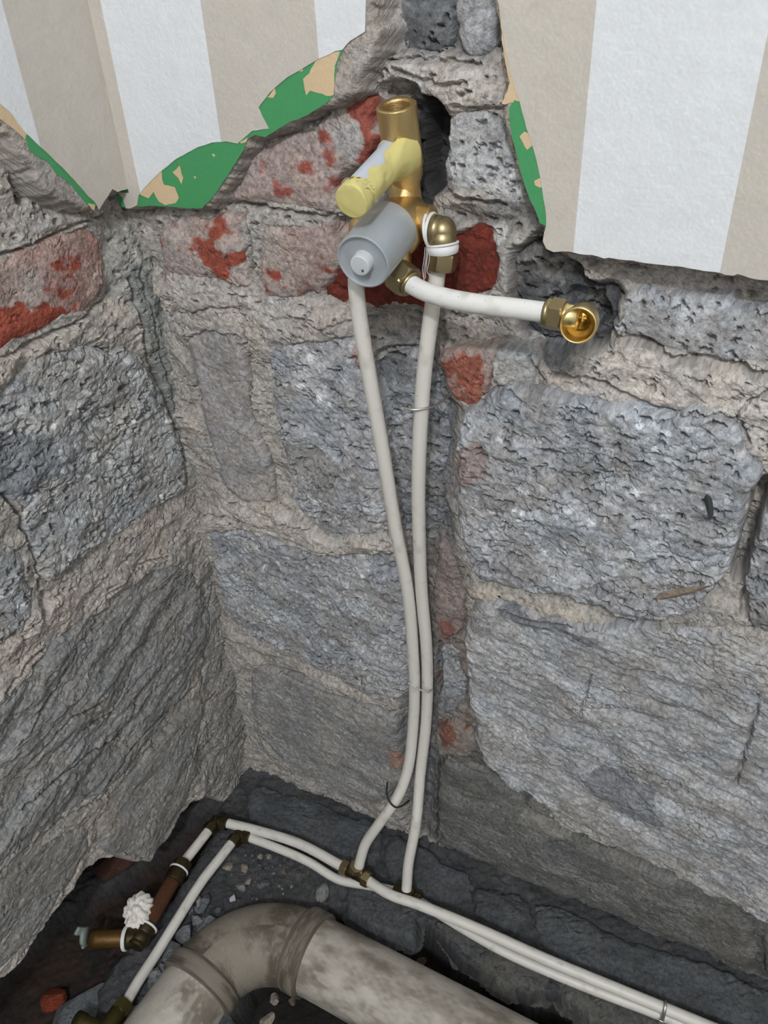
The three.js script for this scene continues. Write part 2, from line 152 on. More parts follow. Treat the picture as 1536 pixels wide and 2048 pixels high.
    {w:0.0025,d:0.0105,pts:[[0.3689,0.4793],[0.3058,0.5024],[0.2558,0.5255]]},
    {w:0.0025,d:0.0105,pts:[[0.3965,0.3891],[0.3509,0.382],[0.286,0.3668],[0.2362,0.3426],[0.1796,0.3884]]},
    {w:0.00275,d:0.012,pts:[[0.3019,0.2948],[0.2366,0.3107],[0.184,0.3077],[0.0815,0.2929]]},
    {w:0.0025,d:0.0105,pts:[[-0.0079,0.4515],[0.0262,0.375],[0.0715,0.2832],[0.0847,0.2136],[0.1642,0.1412]]},
    {w:0.0025,d:0.009,pts:[[0.3747,0.3185],[0.3371,0.3011],[0.2966,0.2824]]},
    {w:0.00313,d:0.009,pts:[[0.0267,0.9255],[0.0245,0.8367],[0.0097,0.7609],[-0.0034,0.694],[0.0037,0.633]]},
    {w:0.0025,d:0.006,pts:[[0.0112,0.9328],[0.0058,0.8362],[-0.0043,0.7396]]},
    {w:0.00225,d:0.009,pts:[[0.2951,0.417],[0.2378,0.396],[0.1854,0.4338]]},
    {w:0.00225,d:0.009,pts:[[0.3629,0.4355],[0.3,0.451],[0.2537,0.432]]},
  ],
  leftPatches: [
    {c:[0.354,0.144,0.108],poly:[[0.1441,1.0629],[0.1316,1.0569],[0.136,1.039],[0.1458,1.0429]],n:0.003,s:0.9},
    {c:[0.287,0.305,0.292],poly:[[0.0187,0.9468],[-0.0097,0.9145],[-0.0097,0.8234],[-0.0164,0.6713],[0.0077,0.6997],[0.02,0.8215],[0.0284,0.9019]],n:0.003,s:0.8},
    {c:[0.221,0.241,0.269],poly:[[0.2636,0.831],[0.1997,0.8046],[0.2016,0.7602],[0.2398,0.7557],[0.2855,0.7765]],n:0.01,s:0.7},
    {c:[0.449,0.394,0.344],poly:[[0.3453,0.2785],[0.2966,0.2824],[0.2639,0.2292],[0.2825,0.2054],[0.3405,0.2131]],n:0.01,s:0.6},
  ],
  leftOutline: [[0.9,0.1934],[0.5716,0.1934],[0.5135,0.1713],[0.4664,0.1666],[0.4197,0.1748],[0.3628,0.1909],[0.3521,0.1858],[0.3326,0.1794],[0.3089,0.1523],[0.2852,0.0989],[0.2606,0.0678],[0.2242,0.0596],[0.1859,0.0688],[0.1467,0.0764],[0.1199,0.0645],[0.1029,0.0231],[0.0706,-0.0362],[0.0311,-0.0565],[-0.0061,-0.0539],[-0.0358,-0.0591],[-0.03,-0.0591],[-0.03,2.6],[0.9,2.6]],
  XP: 0.0209,
  paperBackL: [[0.33,2.45],[0.329,1.1913],[0.3278,1.1791],[0.3264,1.1687],[0.3114,1.1623],[0.3034,1.1559],[0.2958,1.1549],[0.272,1.1467],[0.244,1.1351],[0.223,1.1228],[0.2083,1.1101],[0.2114,1.1027],[0.2169,1.0921],[0.1976,1.0894],[0.1894,1.0848],[0.1777,1.0777],[0.1643,1.0796],[0.147,1.0779],[0.127,1.0727],[0.0946,1.0597],[0.0709,1.0465],[0.0499,1.0329],[0.0343,1.0217],[0.0294,1.0109],[0.0171,1.0064],[0.0114,1.0061],[0.0095,1.0177],[0.0038,1.0232],[0.02093186034426675,1.0232],[0.02093186034426675,2.45]],
  plasterBackL: [[0.3325,1.6],[0.3325,1.1912],[0.331,1.1737],[0.3389,1.1708],[0.3394,1.1627],[0.3297,1.1444],[0.3215,1.1312],[0.3079,1.1184],[0.2946,1.1133],[0.2813,1.1111],[0.2617,1.1034],[0.2416,1.0967],[0.2204,1.0867],[0.1996,1.0835],[0.1911,1.0792],[0.1869,1.0701],[0.1701,1.0532],[0.1547,1.0382],[0.1425,1.0253],[0.1231,1.0111],[0.0821,1.0095],[0.0468,1.0088],[0.0242,1.0058],[0.0108,1.0039],[0.0023,1.0066],[-0.0032,1.0223],[-0.0133,1.0164],[-0.009068139655733248,1.0164],[-0.009068139655733248,1.6]],
  greenBackL: [[0.3039,1.1552],[0.2963,1.1456],[0.2932,1.1311],[0.2906,1.1202],[0.2816,1.1141],[0.2619,1.105],[0.2419,1.0984],[0.2207,1.0884],[0.2114,1.0847],[0.2,1.0862],[0.1899,1.0823],[0.1845,1.0723],[0.1681,1.056],[0.1527,1.041],[0.1399,1.0281],[0.1189,1.0128],[0.0826,1.0116],[0.0474,1.011],[0.0281,1.0093],[0.0097,1.0065],[0.0019,1.0076],[-0.0018,1.0218],[0.0094,1.0412],[0.0465,1.0579],[0.0993,1.0789],[0.1534,1.0939],[0.192,1.1078],[0.2057,1.1206],[0.2307,1.1371],[0.2726,1.1525],[0.2963,1.1597]],
  beigeBackL: [[[0.2881,1.1533],[0.3013,1.1544],[0.2949,1.1443],[0.2932,1.137],[0.2912,1.1212],[0.2849,1.1204],[0.2798,1.122],[0.2669,1.1247],[0.2617,1.1214],[0.2605,1.1335],[0.2685,1.139],[0.2753,1.1486]],[[0.0353,1.0239],[0.0547,1.0377],[0.0744,1.0491],[0.071,1.039],[0.073,1.0336],[0.0878,1.0323],[0.0894,1.0223],[0.0838,1.0163],[0.0703,1.0124],[0.0616,1.0165],[0.0559,1.0265],[0.0484,1.0199],[0.0363,1.0224]],[[0.0881,1.0472],[0.099,1.0536],[0.0989,1.0477],[0.1009,1.0419],[0.0967,1.0358],[0.0936,1.0421]],[[0.2191,1.1191],[0.2292,1.1269],[0.2296,1.1224],[0.2257,1.1187]],[[0.2571,1.1433],[0.2626,1.1445],[0.2613,1.1402],[0.258,1.1398]],[[0.1811,1.0799],[0.1908,1.0842],[0.1883,1.0801],[0.1814,1.0781]],[[0.1441,1.0672],[0.1472,1.0669],[0.1467,1.0645],[0.1444,1.0653]],[[0.1147,1.0445],[0.118,1.0447],[0.1168,1.0422]]],
  paperBackR: [[0.4439,2.45],[0.4439,1.1874],[0.4476,1.1726],[0.4515,1.1558],[0.4552,1.1437],[0.46,1.1314],[0.4661,1.1171],[0.4711,1.1044],[0.475,1.0933],[0.4801,1.0802],[0.4855,1.0649],[0.4899,1.0493],[0.4939,1.0332],[0.4948,1.0218],[0.4935,1.0154],[0.4929,1.009],[0.4967,1.0028],[0.5036,1.0006],[0.5168,1.0022],[0.5213,1.0013],[0.5367,1.0005],[0.5476,0.9989],[0.5517,1.0001],[0.5602,0.9996],[0.5831,0.9988],[0.6135,0.9975],[0.6409,0.9961],[0.6525,0.9948],[0.6549,0.9971],[0.6639,0.9944],[0.6781,0.9934],[0.7079,0.9918],[0.7599,0.9885],[2.0,0.9885],[2.0,2.45]],
  plasterBackR: [[0.4384,1.6],[0.4384,1.1876],[0.4412,1.1777],[0.4442,1.166],[0.4475,1.1558],[0.4516,1.1314],[0.4485,1.1133],[0.4557,1.089],[0.4654,1.064],[0.476,1.0424],[0.483,1.0313],[0.4881,1.0214],[0.4939,1.0101],[0.4968,1.0017],[0.506,0.9991],[0.5214,1.0008],[0.5368,0.9992],[0.5498,0.9978],[0.5833,0.9976],[0.6137,0.9963],[0.6411,0.9949],[0.6527,0.994],[0.6783,0.9922],[0.7081,0.9906],[0.7602,0.9874],[1.4,0.9874],[1.4,1.6]],
  greenBackR: [[0.4569,1.1296],[0.4592,1.1303],[0.4607,1.1189],[0.4692,1.1181],[0.4787,1.1009],[0.4898,1.0651],[0.4998,1.0336],[0.4997,1.0222],[0.4944,1.0218],[0.4893,1.0242],[0.4781,1.0445],[0.4677,1.0691],[0.4605,1.0891],[0.457,1.106],[0.4567,1.1134],[0.4599,1.118],[0.4573,1.126]],
  beigeBackR: [[[0.4439,1.1874],[0.453,1.1871],[0.4634,1.1454],[0.4692,1.1175],[0.4607,1.1189],[0.4599,1.1174],[0.454,1.1152],[0.4506,1.1155],[0.454,1.1242],[0.4558,1.1314],[0.4521,1.1472],[0.448,1.1643]],[[0.466,1.092],[0.4705,1.0955],[0.4749,1.0944],[0.4789,1.0859],[0.4749,1.0812],[0.4712,1.0853]],[[0.4812,1.058],[0.4862,1.0606],[0.4894,1.0532],[0.4859,1.0526],[0.4818,1.0544]]],
  paperLeft: [[0.02,1.0276],[0.037,1.0276],[0.044,1.0321],[0.0528,1.0263],[0.0693,1.0166],[0.0724,1.0257],[0.0796,1.0322],[0.0893,1.0463],[0.1032,1.0643],[0.1193,1.0819],[0.1366,1.101],[0.1451,1.1169],[0.1552,1.1273],[0.1688,1.1475],[0.188,1.1752],[0.2173,1.2141],[0.62,1.2141],[0.62,2.45],[0.02,2.45]],
  plasterLeft: [[-0.01,1.024],[0.0344,1.024],[0.0446,1.0281],[0.053,1.0238],[0.0688,1.015],[0.0775,1.0174],[0.1003,1.0255],[0.1222,1.0399],[0.1374,1.0592],[0.1453,1.0786],[0.151,1.0946],[0.161,1.1128],[0.1749,1.1326],[0.1939,1.1611],[0.2223,1.2028],[0.64,1.2028],[0.64,1.6],[-0.01,1.6]],
  greenLeft: [[0.0745,1.0178],[0.0829,1.0247],[0.0963,1.0461],[0.1118,1.059],[0.1183,1.0721],[0.13,1.0786],[0.137,1.0859],[0.1367,1.0946],[0.1347,1.1029],[0.1158,1.0913],[0.0889,1.057],[0.0679,1.0259]],
  beigeLeft: [[[0.1631,1.1352],[0.1456,1.1231],[0.133,1.1026],[0.1379,1.0947],[0.147,1.1046],[0.1556,1.1121],[0.1677,1.1238]],[[0.0818,1.0259],[0.0721,1.0223],[0.0753,1.0175],[0.0789,1.0198]]],
  stripe: [0.1208,0.0375],
  stripeLeft: [0.1244,0.1221],
  groundStones: [
    {name:'footing_stone',style:'smooth',z:0.0,smear:0.0,c1:[0.098,0.105,0.112],c2:[0.128,0.136,0.144],poly:[[0.0315,0.0211],[0.1149,0.0154],[0.2158,0.0112],[0.2745,0.0098],[0.3114,0.0641],[0.2628,0.0967],[0.1731,0.1091],[0.0684,0.106],[0.031,0.0681]]},
    {name:'footing_stone',style:'smooth',z:0.002,smear:0.0,c1:[0.089,0.095,0.102],c2:[0.115,0.122,0.13],poly:[[0.2912,0.014],[0.3617,0.0139],[0.4592,0.0341],[0.4675,0.0667],[0.407,0.0953],[0.3533,0.0934],[0.314,0.0691]]},
    {name:'footing_stone',style:'smooth',z:0.004,smear:0.0,c1:[0.097,0.102,0.107],c2:[0.119,0.125,0.13],poly:[[0.2743,0.1338],[0.298,0.1095],[0.3312,0.1032],[0.386,0.1065],[0.4099,0.1472],[0.4024,0.1673],[0.3738,0.171],[0.3384,0.1693],[0.2894,0.1576]]},
    {name:'footing_stone',style:'smooth',z:0.002,smear:0.0,c1:[0.091,0.098,0.104],c2:[0.12,0.127,0.135],poly:[[0.4659,0.0384],[0.5514,0.0253],[0.5584,0.0671],[0.5503,0.081],[0.4862,0.0825],[0.4697,0.0657]]},
    {name:'footing_stone',style:'smooth',z:0.002,smear:0.0,c1:[0.096,0.104,0.109],c2:[0.121,0.13,0.14],poly:[[0.5594,0.025],[0.6863,0.0164],[0.8003,0.0087],[0.9454,0.0062],[0.9597,0.0604],[0.8112,0.0847],[0.6746,0.0918],[0.5927,0.0919],[0.569,0.0704]]},
    {name:'footing_stone',style:'smooth',z:-0.002,smear:0.0,c1:[0.107,0.109,0.105],c2:[0.128,0.126,0.117],poly:[[0.4267,0.117],[0.4515,0.1121],[0.5289,0.1103],[0.6084,0.1075],[0.6124,0.1361],[0.6019,0.15],[0.5611,0.1577],[0.5006,0.1511],[0.4495,0.135]]},
    {name:'footing_stone',style:'smooth',z:-0.002,smear:0.0,c1:[0.109,0.111,0.106],c2:[0.133,0.131,0.118],poly:[[0.6186,0.1119],[0.7471,0.0994],[0.8644,0.0914],[0.8683,0.1285],[0.7206,0.1674],[0.659,0.1417],[0.6306,0.1378]]},
  ],
  groundTrench: [[0.2752,0.4538],[0.2027,0.3241],[0.2244,0.2498],[0.2571,0.1846],[0.2874,0.1578],[0.3372,0.1675],[0.3899,0.1694],[0.4115,0.1508],[0.4061,0.1279],[0.4222,0.122],[0.4454,0.1447],[0.5001,0.1602],[0.5631,0.1637],[0.6033,0.1548],[0.6184,0.1417],[0.6329,0.1391],[0.6597,0.1451],[0.7198,0.1647],[0.7792,0.2669]],
  groundVoid: [[-0.0602,0.6164],[-0.1508,0.4931],[-0.1048,0.3361],[-0.0601,0.2185],[-0.0306,0.1193],[-0.0103,0.0873],[0.0064,0.1667],[0.0139,0.28],[0.0032,0.3716],[0.0135,0.4449],[0.092,0.5426]],
};
// ------------------------------------------------------------------ helpers: noise
let seedState = 12345;
function rand() { seedState = (Math.imul(seedState, 1664525) + 1013904223) >>> 0; return seedState / 4294967296; }
const rr = (a, b) => a + (b - a) * rand();
function hash(ix, iy, s) {
  let h = Math.imul(ix, 374761393) ^ Math.imul(iy, 668265263) ^ Math.imul(s, 974634777);
  h = Math.imul(h ^ (h >>> 13), 1274126177); h ^= h >>> 16;
  return (h >>> 0) / 4294967296;
}
function vn(x, y, s) {                                    // value noise -1..1
  const ix = Math.floor(x), iy = Math.floor(y); let fx = x - ix, fy = y - iy;
  fx = fx * fx * fx * (fx * (fx * 6 - 15) + 10); fy = fy * fy * fy * (fy * (fy * 6 - 15) + 10);
  const a = hash(ix, iy, s), b = hash(ix + 1, iy, s), c = hash(ix, iy + 1, s), d = hash(ix + 1, iy + 1, s);
  return (a + (b - a) * fx + (c - a) * fy + (a - b - c + d) * fx * fy) * 2 - 1;
}
function fbm(x, y, s, o = 4) {
  let v = 0, a = 0.5, n = 0;
  for (let i = 0; i < o; i++) { v += a * vn(x, y, s + i * 17); n += a; a *= 0.5; const t = x; x = x * 1.92 + y * 0.61 + 3.1; y = y * 1.92 - t * 0.61 + 7.7; }
  return v / n;
}
function worley(x, y, s) {                                // [distance to nearest, second nearest]
  const ix = Math.floor(x), iy = Math.floor(y); let d1 = 9, d2 = 9, id = 0;
  for (let j = -1; j < 2; j++) for (let i = -1; i < 2; i++) {
    const cx = ix + i + hash(ix + i, iy + j, s), cy = iy + j + hash(ix + i, iy + j, s + 91);
    const d = (cx - x) * (cx - x) + (cy - y) * (cy - y);
    if (d < d1) { d2 = d1; d1 = d; id = hash(ix + i, iy + j, s + 53); } else if (d < d2) d2 = d;
  }
  return [Math.sqrt(d1), Math.sqrt(d2), id];
}
const ss = (a, b, x) => { const t = Math.min(1, Math.max(0, (x - a) / (b - a))); return t * t * (3 - 2 * t); };
function terrace(t, n, w = 0.22) { const q = t * n, f = Math.floor(q); return (f + ss(0, w, q - f)) / n; }

// ------------------------------------------------------------------ helpers: outlines
function prep(poly, smooth = 1) {                         // corner-cut an outline and keep its box
  let p = poly;
  for (let k = 0; k < smooth; k++) {
    const q = [];
    for (let i = 0; i < p.length; i++) {
      const a = p[i], b = p[(i + 1) % p.length];
      q.push([a[0] * 0.78 + b[0] * 0.22, a[1] * 0.78 + b[1] * 0.22], [a[0] * 0.22 + b[0] * 0.78, a[1] * 0.22 + b[1] * 0.78]);
    }
    p = q;
  }
  let x0 = 1e9, x1 = -1e9, y0 = 1e9, y1 = -1e9;
  for (const [x, y] of p) { x0 = Math.min(x0, x); x1 = Math.max(x1, x); y0 = Math.min(y0, y); y1 = Math.max(y1, y); }
  return { p, x0, x1, y0, y1 };
}
function sdf(o, x, y) {                                   // signed distance, negative inside
  const p = o.p; let d = 1e9, s = 1;
  for (let i = 0, j = p.length - 1; i < p.length; j = i++) {
    const ex = p[j][0] - p[i][0], ey = p[j][1] - p[i][1], wx = x - p[i][0], wy = y - p[i][1];
    const t = Math.min(1, Math.max(0, (wx * ex + wy * ey) / (ex * ex + ey * ey + 1e-12)));
    const bx = wx - ex * t, by = wy - ey * t; d = Math.min(d, bx * bx + by * by);
    const c1 = y >= p[i][1], c2 = y < p[j][1], c3 = ex * wy > ey * wx;
    if ((c1 && c2 && c3) || (!c1 && !c2 && !c3)) s = -s;
  }
  return s * Math.sqrt(d);
}
const near = (o, x, y, m) => x > o.x0 - m && x < o.x1 + m && y > o.y0 - m && y < o.y1 + m;
function polyDist(pts, x, y) {
  let d = 1e9;
  for (let i = 0; i + 1 < pts.length; i++) {
    const ex = pts[i + 1][0] - pts[i][0], ey = pts[i + 1][1] - pts[i][1], wx = x - pts[i][0], wy = y - pts[i][1];
    const t = Math.min(1, Math.max(0, (wx * ex + wy * ey) / (ex * ex + ey * ey + 1e-12)));
    d = Math.min(d, (wx - ex * t) ** 2 + (wy - ey * t) ** 2);
  }
  return Math.sqrt(d);
}

// ------------------------------------------------------------------ helpers: objects
const taken = new Map();
function numbered(name) { const n = taken.get(name) || 0; taken.set(name, n + 1); return n ? name + '_' + String(n).padStart(3, '0') : name; }
function shadows(m) { m.castShadow = true; m.receiveShadow = true; return m; }
function structure(name, o = new THREE.Group()) { o.name = name; o.userData.kind = 'structure'; scene.add(o); return o; }
function thing(name, label, category, group) {
  const o = new THREE.Group(); o.name = numbered(name); o.userData = { label, category };
  if (group) o.userData.group = group;
  scene.add(o); return o;
}
function part(name, geo, mat, parent, label) {
  const m = shadows(new THREE.Mesh(Array.isArray(geo) ? mergeGeometries(geo.map(g => g.index ? g.toNonIndexed() : g)) : geo, mat));
  m.name = name; if (label) m.userData.label = label;
  parent.add(m); return m;
}
function solo(name, geo, mat, label, category, group) {
  const m = shadows(new THREE.Mesh(Array.isArray(geo) ? mergeGeometries(geo.map(g => g.index ? g.toNonIndexed() : g)) : geo, mat));
  m.name = numbered(name); m.userData = { label, category }; if (group) m.userData.group = group;
  scene.add(m); return m;
}
const V = (x, y, z) => new THREE.Vector3(x, y, z);
const va = a => V(a[0], a[1], a[2]);
const UP = V(0, 1, 0);
function along(geo, from, dir) {                          // y axis of the shape -> dir, origin -> from
  geo.applyQuaternion(new THREE.Quaternion().setFromUnitVectors(UP, dir.clone().normalize()));
  geo.translate(from.x, from.y, from.z); return geo;
}
function lathe(profile, from, dir, seg = 40) { return along(new THREE.LatheGeometry(profile.map(p => new THREE.Vector2(p[0], p[1])), seg), from, dir); }
function hexNut(r, h, from, dir, hole = 0, spin = 0) {     // six flats, corners rounded off at both ends
  const body = [], seg = 48, rows = [[0.86, 0], [0.95, 0.02], [1.2, 0.14], [1.2, 0.86], [0.95, 0.98], [0.86, 1]];
  const pos = [], idx = [];
  for (const [k, t] of rows) for (let i = 0; i <= seg; i++) {
    const a = i / seg * Math.PI * 2, q = ((a % (Math.PI / 3)) + Math.PI / 3) % (Math.PI / 3) - Math.PI / 6;
    const R = Math.min(r * k, r * 0.9 / Math.cos(q)); pos.push(Math.cos(a + spin) * R, t * h, Math.sin(a + spin) * R);
  }
  const n = seg + 1;
  for (let j = 0; j + 1 < rows.length; j++) for (let i = 0; i < seg; i++) { const a = j * n + i; idx.push(a, a + n, a + 1, a + 1, a + n, a + n + 1); }
  const base = pos.length / 3;
  pos.push(0, 0, 0, 0, h, 0);
  for (let i = 0; i < seg; i++) { idx.push(base, i, i + 1); const t = (rows.length - 1) * n + i; idx.push(base + 1, t + 1, t); }
  let g = new THREE.BufferGeometry(); g.setAttribute('position', new THREE.Float32BufferAttribute(pos, 3)); g.setIndex(idx);
  g = g.toNonIndexed(); g.computeVertexNormals();
  g.setAttribute('uv', new THREE.Float32BufferAttribute(new Float32Array(g.attributes.position.count * 2), 2));
  return along(g, from, dir);
}
function tube(pts, r, seg = 80, radial = 20, caps = true) {
  const c = new THREE.CatmullRomCurve3(pts.map(va), false, 'centripetal');
  const g = new THREE.TubeGeometry(c, seg, r, radial, false), L = c.getLength();
  const uv = g.attributes.uv; for (let i = 0; i < uv.count; i++) uv.setXY(i, uv.getX(i) * L / 0.25, uv.getY(i) * r * 6.283 / 0.25);
  if (!caps) return g;
  const out = [g.toNonIndexed()];
  for (const t of [0, 1]) { const d = c.getTangent(t).multiplyScalar(t ? 1 : -1), e = along(new THREE.CircleGeometry(r, radial).rotateX(-Math.PI / 2), c.getPoint(t), d); out.push(e.toNonIndexed()); }
  return mergeGeometries(out);
}
const torus = (R, r, from, dir, seg = 40) => along(new THREE.TorusGeometry(R, r, 10, seg).rotateX(Math.PI / 2), from, dir);

// ------------------------------------------------------------------ textures (grain and relief only)
function dataTex(n, fn, srgb) {
  const d = new Uint8Array(n * n * 4);
  for (let j = 0; j < n; j++) for (let i = 0; i < n; i++) { const c = fn(i, j), k = (j * n + i) * 4; d[k] = c[0]; d[k + 1] = c[1]; d[k + 2] = c[2]; d[k + 3] = 255; }
  const t = new THREE.DataTexture(d, n, n); t.wrapS = t.wrapT = THREE.RepeatWrapping; t.magFilter = THREE.LinearFilter; t.minFilter = THREE.LinearFilter;
  if (srgb) t.colorSpace = THREE.SRGBColorSpace; t.needsUpdate = true; return t;
}
const wrapN = (x, y, per, s) => {                          // noise that tiles with the period
  const ix = Math.floor(x), iy = Math.floor(y), fx0 = x - ix, fy0 = y - iy, m = v => ((v % per) + per) % per;
  const fx = fx0 * fx0 * (3 - 2 * fx0), fy = fy0 * fy0 * (3 - 2 * fy0);
  const a = hash(m(ix), m(iy), s), b = hash(m(ix + 1), m(iy), s), c = hash(m(ix), m(iy + 1), s), d = hash(m(ix + 1), m(iy + 1), s);
  return a + (b - a) * fx + (c - a) * fy + (a - b - c + d) * fx * fy;
};
const NT = 1024;
const grit = (i, j, s) => {                                // 0..1, fine stony relief; one tile = 0.25 m
  let v = 0, a = 0.5, n = 0;
  for (const p of [70, 150, 300, 512]) { v += a * wrapN(i / NT * p, j / NT * p, p, s + p); n += a; a *= 0.8; }
  return v / n;
};
const gritTex = dataTex(NT, (i, j) => { const v = Math.round(255 * ss(0.15, 0.85, grit(i, j, 5))); return [v, v, v]; });
const grainTex = dataTex(NT, (i, j) => { const v = 232 + 62 * (grit(i, j, 31) * 2 - 1) * 1.3; const k = Math.max(130, Math.min(255, v)); return [k, k, k]; }, true);
const smudgeTex = dataTex(512, (i, j) => {                 // scuffs and dirt on plastic pipe
  const a = wrapN(i / 512 * 8, j / 512 * 8, 8, 3) * 0.6 + wrapN(i / 512 * 30, j / 512 * 30, 30, 4) * 0.4, b = wrapN(i / 512 * 90, j / 512 * 90, 90, 8);
  const dirt = ss(0.55, 0.85, a) * 0.12 + ss(0.945, 0.975, b) * 0.16; return [255 * (1 - dirt), 255 * (1 - dirt * 1.05), 255 * (1 - dirt * 1.15)];
}, true);
const stainTex = dataTex(512, (i, j) => {                  // old grey drain pipe: brown stains, scale
  const a = wrapN(i / 512 * 5, j / 512 * 5, 5, 13) * 0.55 + wrapN(i / 512 * 17, j / 512 * 17, 17, 14) * 0.3 + wrapN(i / 512 * 60, j / 512 * 60, 60, 15) * 0.15;
  const b = wrapN(i / 512 * 9, j / 512 * 9, 9, 23) * 0.5 + wrapN(i / 512 * 40, j / 512 * 40, 40, 24) * 0.5;
  const k = 0.75 * ss(0.36, 0.8, a), q = ss(0.55, 0.8, b); const mix = (u, v, t) => u + (v - u) * t;
  return [mix(mix(198, 112, k), 214, q * 0.5), mix(mix(195, 104, k), 212, q * 0.5), mix(mix(188, 94, k), 206, q * 0.5)];
}, true);

const stoneMat = new THREE.MeshStandardMaterial({ vertexColors: true, roughness: 0.96, map: grainTex, bumpMap: gritTex, bumpScale: 0.0008 });
const plasterMat = stoneMat;

// ------------------------------------------------------------------ rough surfaces: mortar with stones set in it
const lin = q => { if (Array.isArray(q)) return q.slice(); const c = new THREE.Color(q); return [c.r, c.g, c.b]; };   // colours as linear triples
const crev = (x, y, s, w) => ss(w, 0, Math.abs(fbm(x, y, s, 3))) * ss(0.0, 0.3, fbm(x * 0.45 + 3, y * 0.45, s + 4, 2));   // thin broken crack lines
function roughness(style, u, v, s) {                       // relief of a stone face, metres
  switch (style) {
    case 'slag': {                                          // clinker: lumps with crevices between them, pits, flat patches
      const wx = u + 0.006 * fbm(u / 0.018, v / 0.018, s + 5, 4), wy = v + 0.006 * fbm(u / 0.018, v / 0.018, s + 9, 4);
      const a = worley(wx / 0.017, wy / 0.012, s), b = worley(wx / 0.0075, wy / 0.0055, s + 3), m = ss(-0.1, 0.32, fbm(u / 0.05, v / 0.04, s + 40, 3));
      return 0.009 * fbm(u / 0.07, v / 0.06, s, 3) + m * (0.0034 * (0.6 - a[0]) + 0.0026 * (a[2] - 0.5) - 0.0050 * ss(0.10, 0, a[1] - a[0]) * (0.4 + 0.6 * ss(-0.2, 0.3, fbm(u / 0.03, v / 0.03, s + 41, 2))) + 0.0012 * (0.5 - b[0]) + 0.0014 * (b[2] - 0.5))
        + (1 - m) * (0.0050 * terrace(fbm(u / 0.04, v / 0.022, s + 50, 4), 5, 0.1) - 0.0045 * crev(u / 0.022, v / 0.012, s + 56, 0.06)) + 0.0008 * fbm(u / 0.005, v / 0.0045, s + 7, 2)
        - 0.0085 * ss(0.34, 0.46, fbm(u / 0.010, v / 0.0065, s + 12, 3));
    }
    case 'slagfine': {
      const b = worley(u / 0.0075, v / 0.007, s + 3);
      return 0.003 * fbm(u / 0.05, v / 0.05, s, 3) + 0.0014 * (0.5 - b[0]) + 0.0010 * fbm(u / 0.008, v / 0.007, s + 8, 3) - 0.0070 * ss(0.36, 0.46, fbm(u / 0.007, v / 0.006, s + 12, 3));
    }
    case 'flaky': return 0.008 * fbm(u / 0.14, v / 0.09, s, 3) + 0.010 * terrace(fbm(u / 0.07 + v / 0.06, v / 0.034, s + 4, 4), 5, 0.1) + 0.0030 * terrace(fbm(u / 0.028, v / 0.014, s + 6, 3), 3, 0.14) - 0.0055 * crev(u / 0.05 + v / 0.05, v / 0.02, s + 16, 0.035) + 0.0007 * fbm(u / 0.006, v / 0.005, s + 8, 2);
    case 'smooth': return 0.006 * fbm(u / 0.09, v / 0.06, s, 3) + 0.0045 * terrace(fbm(u / 0.06, v / 0.035, s + 4, 4), 4, 0.12) - 0.0050 * crev(u / 0.05, v / 0.03, s + 16, 0.032) + 0.0011 * fbm(u / 0.008, v / 0.007, s + 8, 3);
    case 'brick': return 0.0065 * terrace(fbm(u / 0.035, v / 0.022, s + 4, 4), 5, 0.25) + 0.0022 * fbm(u / 0.01, v / 0.009, s + 8, 3);
    case 'dustbrick': return 0.0035 * fbm(u / 0.05, v / 0.04, s, 3) + 0.0030 * terrace(fbm(u / 0.032, v / 0.022, s + 4, 4), 4, 0.18) - 0.0034 * crev(u / 0.03, v / 0.025, s + 16, 0.03) + 0.0009 * fbm(u / 0.006, v / 0.006, s + 8, 2);
    case 'plaster': return 0;
  }
  return 0;
}
const mortarRelief = (u, v, s) => 0.008 * fbm(u / 0.06, v / 0.04, s, 3) + 0.0075 * terrace(fbm(u / 0.042, v / 0.026, s + 4, 4), 5, 0.13) - 0.0055 * crev(u / 0.045, v / 0.03, s + 16, 0.035) + 0.0013 * fbm(u / 0.009, v / 0.007, s + 8, 3) - 0.007 * ss(0.44, 0.52, fbm(u / 0.009, v / 0.0055, s + 12, 4));
const pastMarks = (list, u, v, c) => {
  for (const q of list) if (near(q.o, u, v, 0.03)) {
    const d = sdf(q.o, u, v) + q.n * 2.2 * fbm(u / (q.n * 3 + 0.004), v / (q.n * 3 + 0.004), 77, 4), k = q.s * ss(q.n * 0.35, -q.n * 0.35, d);
    if (k > 0) for (let i = 0; i < 3; i++) c[i] += (q.c[i] * (0.92 + 0.16 * hash(Math.round(u * 900), Math.round(v * 900), 4)) - c[i]) * k;
  }
};
